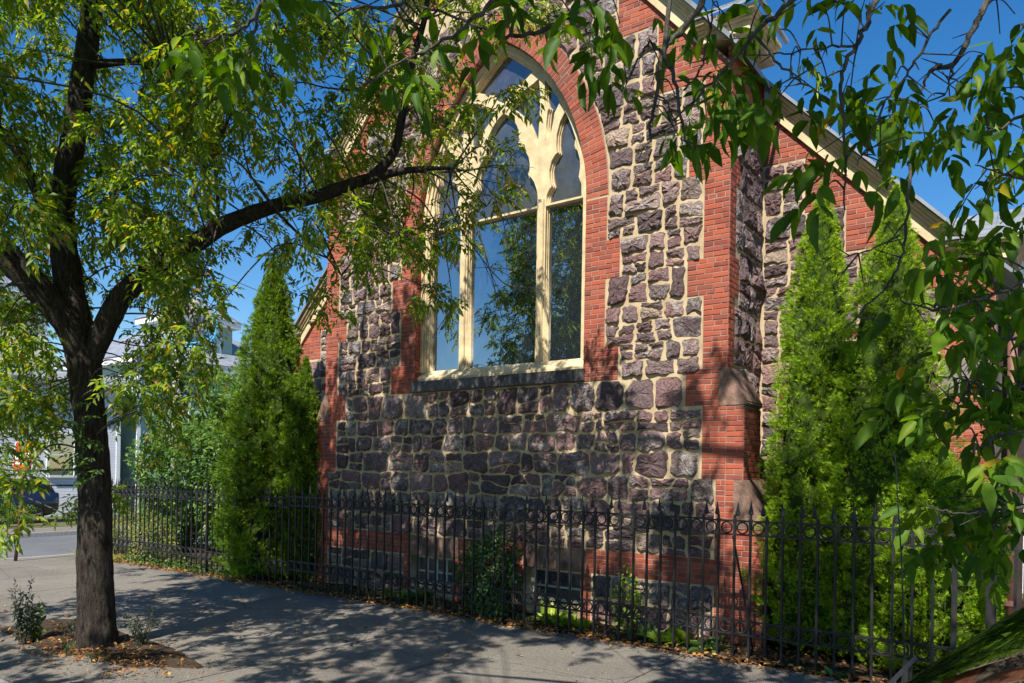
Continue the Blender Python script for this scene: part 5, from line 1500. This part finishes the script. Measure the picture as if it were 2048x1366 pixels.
def car(loc, rz, paintmat, label, antenna=False, cowl=1.22, roof=1.74):
    """car pointing to local -x; local origin under its middle on the road"""
    root = empty('parked_car', loc, label, 'car', None, rz)
    Wm = world_of(root)
    T = lambda p: tuple(Wm @ Vector(p))
    hw = .88
    # x station: (x, half width at sill, bottom, shoulder z, top z, half width at top)
    st = [(-2.30, .55, .42, .62, .74, .50), (-2.24, .74, .30, .78, .92, .66), (-2.05, .84, .24, .86, min(1.02, cowl - .32 + .1), .74), (-1.6, .875, .22, .96, cowl - .22, .78), (-1.0, .88, .22, 1.02, cowl - .09, .78), (-.62, .88, .22, 1.05, cowl, .78),
          (.0, .88, .22, 1.06, cowl - .02, .80), (1.2, .88, .22, 1.08, cowl - .02, .80), (1.9, .87, .24, 1.08, cowl - .02, .79), (2.2, .82, .32, 1.02, cowl - .06, .74), (2.27, .74, .44, .92, 1.02, .68)]
    secs = []
    for x, w, zb, zs, zt, wt in st:
        half = [(0, zb), (w * .8, zb), (w, zb + .10), (w + .012, (zb + zs) * .5), (w, zs), (wt + .03, zt - .03), (wt, zt), (wt * .6, zt + .018), (0, zt + .03)]
        ring = [T((x, -a, z)) for a, z in half] + [T((x, a, z)) for a, z in reversed(half[1:-1])]
        secs.append(ring)
    body = loft(secs, paintmat, 'body', root)
    xb, xt = -.66, -.10                      # windscreen foot and head
    def pane(nm, pts, mat, thick=.006):
        c = np.mean(np.array(pts), 0); V = [T(p) for p in pts]; 
        o = link(nm, mk_mesh(nm, V, [tuple(range(len(V)))], mat, True)); adopt(o, root); return o
    # curved windscreen
    V = []; Fc = []; nu, nv = 12, 7
    for i in range(nu + 1):
        for j in range(nv + 1):
            f = j / nv; a = -1 + 2 * i / nu; w = .77 - .13 * f
            V.append(T((xb + (xt - xb) * f + .13 * a * a * (1 - .3 * f), a * w, cowl + .015 + (roof - .05 - cowl) * f + .03 * math.sin(f * 3.14) - .03 * a * a)))
    for i in range(nu):
        for j in range(nv):
            k = i * (nv + 1) + j; Fc.append((k, k + nv + 1, k + nv + 2, k + 1))
    WV = V
    o = link('windscreen', mk_mesh('windscreen', V, Fc, M['car_glass'], True)); adopt(o, root)
    # roof
    rs = []
    for x, z, w in ((xt - .0, roof - .055, .64), (xt + .15, roof - .01, .655), (.9, roof, .66), (1.7, roof - .02, .65), (2.0, roof - .07, .62)):
        half = [(0, z - .05), (w - .02, z - .05), (w + .01, z - .03), (w - .04, z + .0), (w * .5, z + .015), (0, z + .02)]
        rs.append([T((x, -a, b)) for a, b in half] + [T((x, a, b)) for a, b in reversed(half[1:-1])])
    loft(rs, paintmat, 'roof', root)
    for s in (-1, 1):
        lo, hi = s * .79, s * .655; zl, zh = cowl - .02, roof - .06
        pane('side_window', [(xb + .22, lo, zl), (.52, lo, zl), (.50, hi, zh), (xt + .10, hi, zh)][::s], M['car_glass'])
        pane('side_window', [(.60, lo, zl), (1.30, lo, zl), (1.25, hi, zh), (.58, hi, zh)][::s], M['car_glass'])
        pane('side_window', [(1.38, lo, zl), (2.06, lo, zl + .02), (1.85, hi, zh), (1.33, hi, zh)][::s], M['car_glass'])
        mb = MB(); mb.tube([WV[(nu if s > 0 else 0) * (nv + 1) + j] for j in range(nv + 1)], .010, 6); mb.build('pillar', M['trim'], root, True)
        for pts in (([(.56, s * .79, cowl - .03), (.54, s * .655, roof - .05)], .03), ([(1.34, s * .79, cowl - .03), (1.29, s * .655, roof - .05)], .03), ([(2.12, s * .78, cowl - .03), (1.92, s * .64, roof - .07)], .04)):
            mb = MB(); mb.tube([T(p) for p in pts[0]], pts[1], 6); mb.build('pillar', M['trim'], root, True)
        mb = MB(); mb.box(-.13, .13, -.09, .09, -.075, .075, .03)
        V = [T((v[0] * .7 - .30, v[1] + s * .98, v[2] + cowl + .06)) for v in mb.v]; m2 = MB(); m2.add(V, mb.f); m2.build('wing_mirror', M['trim'], root, True)
        pane('headlight', [(-2.27, s * .50, .68), (-2.20, s * .76, .74), (-2.17, s * .76, .86), (-2.25, s * .50, .80)][::-s], M['lamp_clear'])
        pane('tail_light', [(2.28, s * .50, .80), (2.24, s * .80, .82), (2.22, s * .80, 1.00), (2.275, s * .50, .96)][::s], M['lamp_red'])
        for x in (-1.42, 1.42):
            wheel = empty('wheel', T((x, s * .80, .34))); adopt(wheel, root)
            prof = [(.34, -.08), (.345, -.05), (.345, .05), (.34, .08), (.24, .095), (.23, .06), (.23, -.08)]
            n = 20; V = []; Fc = []
            for i in range(n):
                a = 2 * math.pi * i / n
                for r, y in prof: V.append(T((x + r * math.cos(a), s * (.80 + y), .34 + r * math.sin(a))))
            k = len(prof)
            for i in range(n):
                for j in range(k): Fc.append((i * k + j, ((i + 1) % n) * k + j, ((i + 1) % n) * k + (j + 1) % k, i * k + (j + 1) % k))
            o = link('tyre', mk_mesh('tyre', V, Fc, M['tyre'], True)); adopt(o, wheel)
            mb = MB()
            for q in range(5):
                a = 2 * math.pi * q / 5; da = .26
                mb.add([T((x + r * math.cos(a + t), s * .875, .34 + r * math.sin(a + t))) for r, t in ((.04, -.9), (.23, -da), (.23, da), (.04, .9))], [(0, 1, 2, 3)])
            mb.build('rim', M['rim'], wheel)
    pane('rear_window', [(2.18, -.66, cowl - .0), (2.18, .66, cowl - .0), (2.0, .58, roof - .08), (2.0, -.58, roof - .08)], M['car_glass'])
    # cowl grille and wipers
    mb = MB(); mb.box(-.80, -.60, -.72, .72, cowl - .0, cowl + .028, .008); m2 = MB(); m2.add([T((v[0] + .10 * (v[1] / .72) ** 2, v[1], v[2] - .02 * (v[1] / .72) ** 2)) for v in mb.v], mb.f); m2.build('cowl_grille', M['trim'], root)
    for y0, y1 in ((-.62, .02), (.02, .62)):
        mb = MB(); mb.tube([T((-.70, y0, cowl + .03)), T((-.60, (y0 + y1) / 2 - .1, cowl + .085)), T((-.56, (y0 + y1) / 2, cowl + .10))], .011, 5)
        mb.tube([T((-.60, y0 + .05, cowl + .085)), T((-.57, y1 + .1, cowl + .10))], .008, 4); mb.build('wiper', M['trim'], root)
    if antenna:
        b, t_ = on_y(1811, 1338, antenna), on_y(1790, 908, antenna)
        mb = MB(); mb.tube([b + np.array([0, 0, -.03]), b + (t_ - b) * .5 + np.array([.004, 0, 0]), t_], [.0035, .0026, .0018], 6); mb.tube([b + np.array([0, 0, -.06]), b + np.array([0, 0, .03])], [.014, .008], 8); mb.build('antenna', M['trim'], root)
    return root
WX = on_y(1834, 1366, 2.72); 
car((WX[0] + .57, 1.95, -.135), 0, paint('maroon_car_paint', (.11, .018, .014)), 'dark red car parked at the kerb with its windscreen filling the lower right corner', 2.72, 1.47, 2.01)
car((-29.0, 9.7, .0), math.pi / 2, paint('navy_car_paint', (.008, .012, .03)), 'dark navy car parked in the yard behind the street sign', False, 1.0, 1.5)
car((-28.6, 17.6, .0), math.pi / 2, paint('blue_car_paint', (.03, .09, .22)), 'blue car parked behind the shrubs on the side street', False, 1.0, 1.48)

# ================================================================== sign, pole, houses
sg = on_z(30, 1122); r_ = empty('street_sign', tuple(sg), 'leaning red and white traffic sign on a rusty post at the corner', 'sign')
D0 = float((sg - CAM) @ FWD); tp = at(58, 878, D0 - .05)
M['rust'] = m_simple('rusty_post', (.13, .075, .05), .8, .2, .3, .4, 14, .4, 60)
MB().tube([sg + np.array([0, 0, -.1]), (sg + tp) / 2, tp], .035, 8).build('post', M['rust'], r_, True)
sc_ = at(50, 914, D0 - .1); ax = nrm(np.array([.80, .60, 0])); uz = nrm(tp - sg); nn = np.cross(ax, uz)
M['sign_red'] = m_simple('sign_red', (.55, .03, .025), .4, 0, .5, .1); M['sign_white'] = m_simple('sign_white', (.80, .79, .77), .4)
def rplate(nm, hw, hh, d, mat, r=.05):
    pts = []
    for cx, cy, a0 in ((hw - r, -hh + r, -90), (hw - r, hh - r, 0), (-hw + r, hh - r, 90), (-hw + r, -hh + r, 180)):
        for k in range(5): a = math.radians(a0 + k * 22.5); pts.append((cx + r * math.cos(a), cy + r * math.sin(a)))
    n = len(pts); f = [sc_ + ax * a + uz * b + nn * (d) for a, b in pts]; bk = [p - nn * .006 for p in f]
    mb = MB(); mb.add(f + bk, [tuple(range(n)), tuple(reversed(range(n, 2 * n)))] + [(i, i + n, (i + 1) % n + n, (i + 1) % n) for i in range(n)]); mb.build(nm, mat, r_)
rplate('sign_panel', .20, .32, .05, M['sign_white']); rplate('red_field', .183, .303, .057, M['sign_red'], .04)
def bar(nm, z0, z1, hw):
    f = [sc_ + ax * a + uz * b + nn * .062 for a, b in ((-hw, z0), (hw, z0), (hw, z1), (-hw, z1))]; bk = [p - nn * .004 for p in f]
    mb = MB(); mb.add(f + bk, [(0, 1, 2, 3), (7, 6, 5, 4), (0, 4, 5, 1), (1, 5, 6, 2), (2, 6, 7, 3), (3, 7, 4, 0)]); mb.build(nm, M['sign_white'], r_)
bar('white_bar', -.05, .09, .165); bar('white_line', -.15, -.10, .15)

def house(name, x, y0, y1, z_eave, mat, label, depth=8, wins=(), roofmat=None, roof='hip', trim='white'):
    """house whose street front is the plane x facing +x, from y0 to y1"""
    root = empty(name, (x - depth / 2, (y0 + y1) / 2, 0), label, 'house')
    wall = MB(); wall.box(x - depth, x, y0, y1, -.1, z_eave); wall.build('wall', mat, root)
    for q in (y0 - .06, y1 - .10): MB().box(x - .04, x + .03, q, q + .16, 0, z_eave - .3).build('corner_board', M[trim], root)
    MB().box(x - depth - .3, x + .35, y0 - .35, y1 + .35, z_eave - .32, z_eave, .03).build('cornice', M[trim], root)
    rm = roofmat or M['slate']
    h = .42 * min(depth, y1 - y0) * .5 + .5
    a, b, c, d = x - depth - .35, x + .4, y0 - .4, y1 + .4; zc = z_eave + .002
    if roof == 'hip':
        k = min(depth, y1 - y0) * .45
        mb = MB(); mb.add([(a, c, zc), (b, c, zc), (b, d, zc), (a, d, zc), (a + k, c + k, zc + h), (b - k, c + k, zc + h), (b - k, d - k, zc + h), (a + k, d - k, zc + h)], [(0, 3, 2, 1), (4, 5, 6, 7), (0, 1, 5, 4), (1, 2, 6, 5), (2, 3, 7, 6), (3, 0, 4, 7)]); mb.build('roof', rm, root)
    elif roof == 'flat':
        MB().box(a + .2, b - .2, c + .2, d - .2, zc, zc + .12).build('roof', rm, root)
    for (yc, zc_, w, hh) in wins:
        f = empty('window', (x, yc, zc_)); adopt(f, root)
        fr = MB(); t = .09
        fr.box(x + .001, x + .05, yc - w / 2 - t, yc - w / 2, zc_ - t, zc_ + hh + t); fr.box(x + .001, x + .05, yc + w / 2, yc + w / 2 + t, zc_ - t, zc_ + hh + t)
        fr.box(x + .001, x + .05, yc - w / 2, yc + w / 2, zc_ + hh, zc_ + hh + t); fr.box(x + .001, x + .08, yc - w / 2, yc + w / 2, zc_ - t, zc_)
        fr.box(x + .001, x + .035, yc - w / 2, yc + w / 2, zc_ + hh / 2 - .025, zc_ + hh / 2 + .025); fr.build('frame', M[trim], f)
        MB().box(x + .002, x + .012, yc - w / 2, yc + w / 2, zc_, zc_ + hh).build('pane', M['glass'], f)
    return root
M['mint'] = m_siding('mint_clapboard', (.30, .43, .36)); M['palesiding'] = m_siding('white_clapboard', (.60, .61, .66)); M['greysiding'] = m_siding('grey_shingle', (.36, .34, .32), .15); M['yellowsiding'] = m_siding('pale_yellow_clapboard', (.62, .60, .40))
mint = house('mint_house', -31.5, 16.4, 25.5, 6.7, M['mint'], 'mint green clapboard house with hipped dormer seen above the shrubs', 9, [(18.2, 4.0, .9, 1.5), (21, 4.0, .9, 1.5), (23.6, 4.0, .9, 1.5)])
# dormer
dz0, dy0, dy1, dx = 6.7, 18.6, 21.4, -32.4
dm = empty('dormer', (dx, (dy0 + dy1) / 2, dz0)); adopt(dm, mint)
MB().box(dx - 3, dx, dy0, dy1, dz0 + .15, dz0 + 2.0).build('dormer_wall', M['mint'], dm)
MB().box(dx - 3.2, dx + .3, dy0 - .3, dy1 + .3, dz0 + 2.0, dz0 + 2.3, .02).build('dormer_cornice', M['white'], dm)
mb = MB(); a, b, c, d = dx - 3.3, dx + .35, dy0 - .35, dy1 + .35; z_ = dz0 + 2.302
mb.add([(a, c, z_), (b, c, z_), (b, d, z_), (a, d, z_), (dx - 1.4, (c + d) / 2, z_ + 1.25)], [(0, 3, 2, 1), (0, 1, 4), (1, 2, 4), (2, 3, 4), (3, 0, 4)]); mb.build('dormer_roof', M['slate'], dm)
fr = MB(); yc, w, zb, hh = 20.2, 1.0, dz0 + .55, 1.15
for q in ((yc - w / 2 - .1, yc - w / 2, zb, zb + hh), (yc + w / 2, yc + w / 2 + .1, zb, zb + hh), (yc - w / 2 - .1, yc + w / 2 + .1, zb + hh, zb + hh + .1), (yc - w / 2 - .1, yc + w / 2 + .1, zb - .08, zb), (yc - w / 2, yc + w / 2, zb + hh / 2 - .03, zb + hh / 2 + .03)): fr.box(dx + .001, dx + .05, *q)
fr.build('window_frame', M['white'], dm); MB().box(dx + .002, dx + .012, yc - w / 2, yc + w / 2, zb, zb + hh).build('window_pane', M['glass'], dm)
house('white_house', -31.5, 5.0, 15.6, 5.6, M['palesiding'], 'white clapboard house behind the street sign', 7, [(8.0, 1.6, .9, 1.6), (13.4, 1.6, .9, 1.6)], None, 'flat')
house('yellow_house', -40.0, 4.0, 16.2, 10.4, M['yellowsiding'], 'pale yellow clapboard house behind the left limb of the tree', 8, [(9.2, 6.2, .9, 1.5), (12.0, 6.2, .9, 1.5), (6.6, 6.2, .9, 1.5)])
# gabled grey house farther along
gh = empty('gabled_house', (-26, 27, 0), 'far grey gabled house peeping left of the arborvitae', 'house')
gx, gy0, gy1, gz = -25.5, 24.0, 31.0, 5.2
MB().prismx([(gy0, -.1), (gy1, -.1), (gy1, gz), ((gy0 + gy1) / 2, gz + 4.2), (gy0, gz)], gx - 9, gx).build('wall', M['greysiding'], gh)
for s in (-1, 1):
    ym = (gy0 + gy1) / 2; ye = gy0 - .5 if s < 0 else gy1 + .5; ze = gz - .6
    p = [(ym, gz + 4.25), (ye, ze + .02), (ye, ze + .22), (ym, gz + 4.5)]
    MB().prismx(p, gx - 9.3, gx + .45).build('roof', M['slate'], gh)
    p = [(ym, gz + 3.98), (ye, ze - .25), (ye, ze + .015), (ym, gz + 4.245)]
    MB().prismx(p, gx + .2, gx + .40).build('bargeboard', M['white'], gh)
# utility pole with transformer, crossarm and cables
pb = at(352, 900, 24.0); pole = empty('utility_pole', (pb[0], pb[1], 0), 'grey utility pole with transformer can and blue cables behind the tree', 'pole')
M['polewood'] = m_simple('weathered_pole_wood', (.40, .37, .34), .9, 0, .2, .2, 4, .4, 20)
X0, Y0 = pb[0], pb[1]
MB().tube([(X0, Y0, -.2), (X0, Y0, 4), (X0 + .03, Y0, 9.4)], [.16, .145, .12], 12).build('pole_shaft', M['polewood'], pole, True)
ax = np.array([.81, .587, 0])
c = np.array([X0, Y0, 8.2]); mb = MB(); mb.tube([c - ax * 1.1, c + ax * 1.1], .06, 6); mb.build('crossarm', M['polewood'], pole)
for t in (-1, -.5, .5, 1): q = c + ax * t; MB().tube([q + (0, 0, .05), q + (0, 0, .14), q + (0, 0, .2)], [.03, .045, .03], 8).build('insulator', M['granite'], pole, True)
q = np.array([X0, Y0, 7.0]) + ax * .55; MB().tube([q + (0, 0, -.4), q + (0, 0, -.38), q + (0, 0, .38), q + (0, 0, .42)], [.14, .18, .18, .12], 14).build('transformer', M['granite'], pole, True)
M['bluecable'] = m_simple('blue_cable', (.10, .42, .68), .5); M['blackcable'] = m_simple('black_cable', (.02, .02, .02), .6)
mb = MB(); e = np.array([X0, Y0, 6.0])
mb.tube(smooth_path([e - ax * .3, e + ax * .3 + (0, 0, -.15), e + ax * 1.0 + (0, 0, -.05), e + ax * 1.25 + (0, 0, .5), e + ax * 1.15 + (0, 0, 1.1)], 5), .035, 5); mb.tube(smooth_path([e - ax * .4 + (0, 0, .1), e + ax * .4 + (0, 0, -.05), e + ax * 1.1 + (0, 0, .2), e + ax * 1.1 + (0, 0, .9)], 5), .03, 5); mb.build('blue_cable', M['bluecable'], pole)
for a_, b_ in (((435, 617), (560, 700)), ((465, 560), (560, 600))):
    p0, p1 = at(*a_, 24.0), at(*b_, 22.5)
    d = p1 - p0; L = [p0 - d * .6, p0, p1, p1 + d * 2.5]
    MB().tube(L, .011, 4).build('wire', M['blackcable'], pole)

# ================================================================== porch and gate right of the church
po = empty('wooden_porch', (.9, 10.6, 0), 'dark brown wooden porch at the right edge behind hanging leaves', 'porch')
mb = MB()
for i in range(14): MB().box(-.50 + i * .2, -.31 + i * .2, 10.9 + random.uniform(0, .006), 10.96, .02, 3.3).build('board', M['darkwood'], po)
MB().box(-.55, 2.4, 10.3, 12.5, 3.3, 3.42, .02).build('porch_roof', M['darkwood'], po)
for xx in (-.46, 2.3): MB().box(xx - .06, xx + .06, 10.34, 10.46, 0.0, 3.3, .01).build('post', M['darkwood'], po)
M['brownpipe'] = m_simple('brown_downpipe', (.16, .075, .055), .6, 0, .4, .2)
dp = empty('downpipe', (-.42, 10.2, 0), 'brown rainwater downpipe beside the brick corner pier', 'pipe')
MB().tube([(-.40, 10.1, 0), (-.40, 10.1, 2.0), (-.42, 10.12, 4.1)], .05, 10).build('pipe', M['brownpipe'], dp, True)
for zz in (.6, 2.2, 3.6): MB().tube([(-.40, 10.1, zz), (-.40, 10.1, zz + .06)], .06, 10).build('bracket', M['brownpipe'], dp)
gt = empty('iron_gate', (-.30, FY, 0), 'black iron gate at the right end of the fence behind leaves', 'gate')
MB().box(-.50, -.42, FY - .04, FY + .04, -.05, 1.72, .006).build('gate_post', M['iron'], gt)
for i in range(8):
    o = bpy.data.objects.new('picket', PK); COL.objects.link(o); o.location = (-.28 + i * .15, FY, .02); adopt(o, gt)
    o2 = bpy.data.objects.new('finial', FN); COL.objects.link(o2); o2.parent = o
for zz in (1.515, 1.365, .435, .285): MB().box(-.40, .85, FY - .014, FY + .014, zz + .010, zz + .030).build('rail', M['iron'], gt)
sh = house('grey_neighbour_house', 4.5, 16.0, 22.0, 6.2, M['palesiding'], 'pale grey clapboard house glimpsed at the far right behind leaves', 6, [], None, 'hip')

# clipped hedge and low wall in the yard across the side street
bush('hedge', -26.9, 8.2, .0, .35, 2.6, .42, 3200, .07, M['shrub'], 'low dark hedge across the side street under the sign', 'hedge', .5, 10)
bush('hedge', -26.9, 13.6, .0, .35, 2.2, .45, 2600, .07, M['shrub'], 'second low hedge behind the fence corner across the side street', 'hedge', .5, 10)
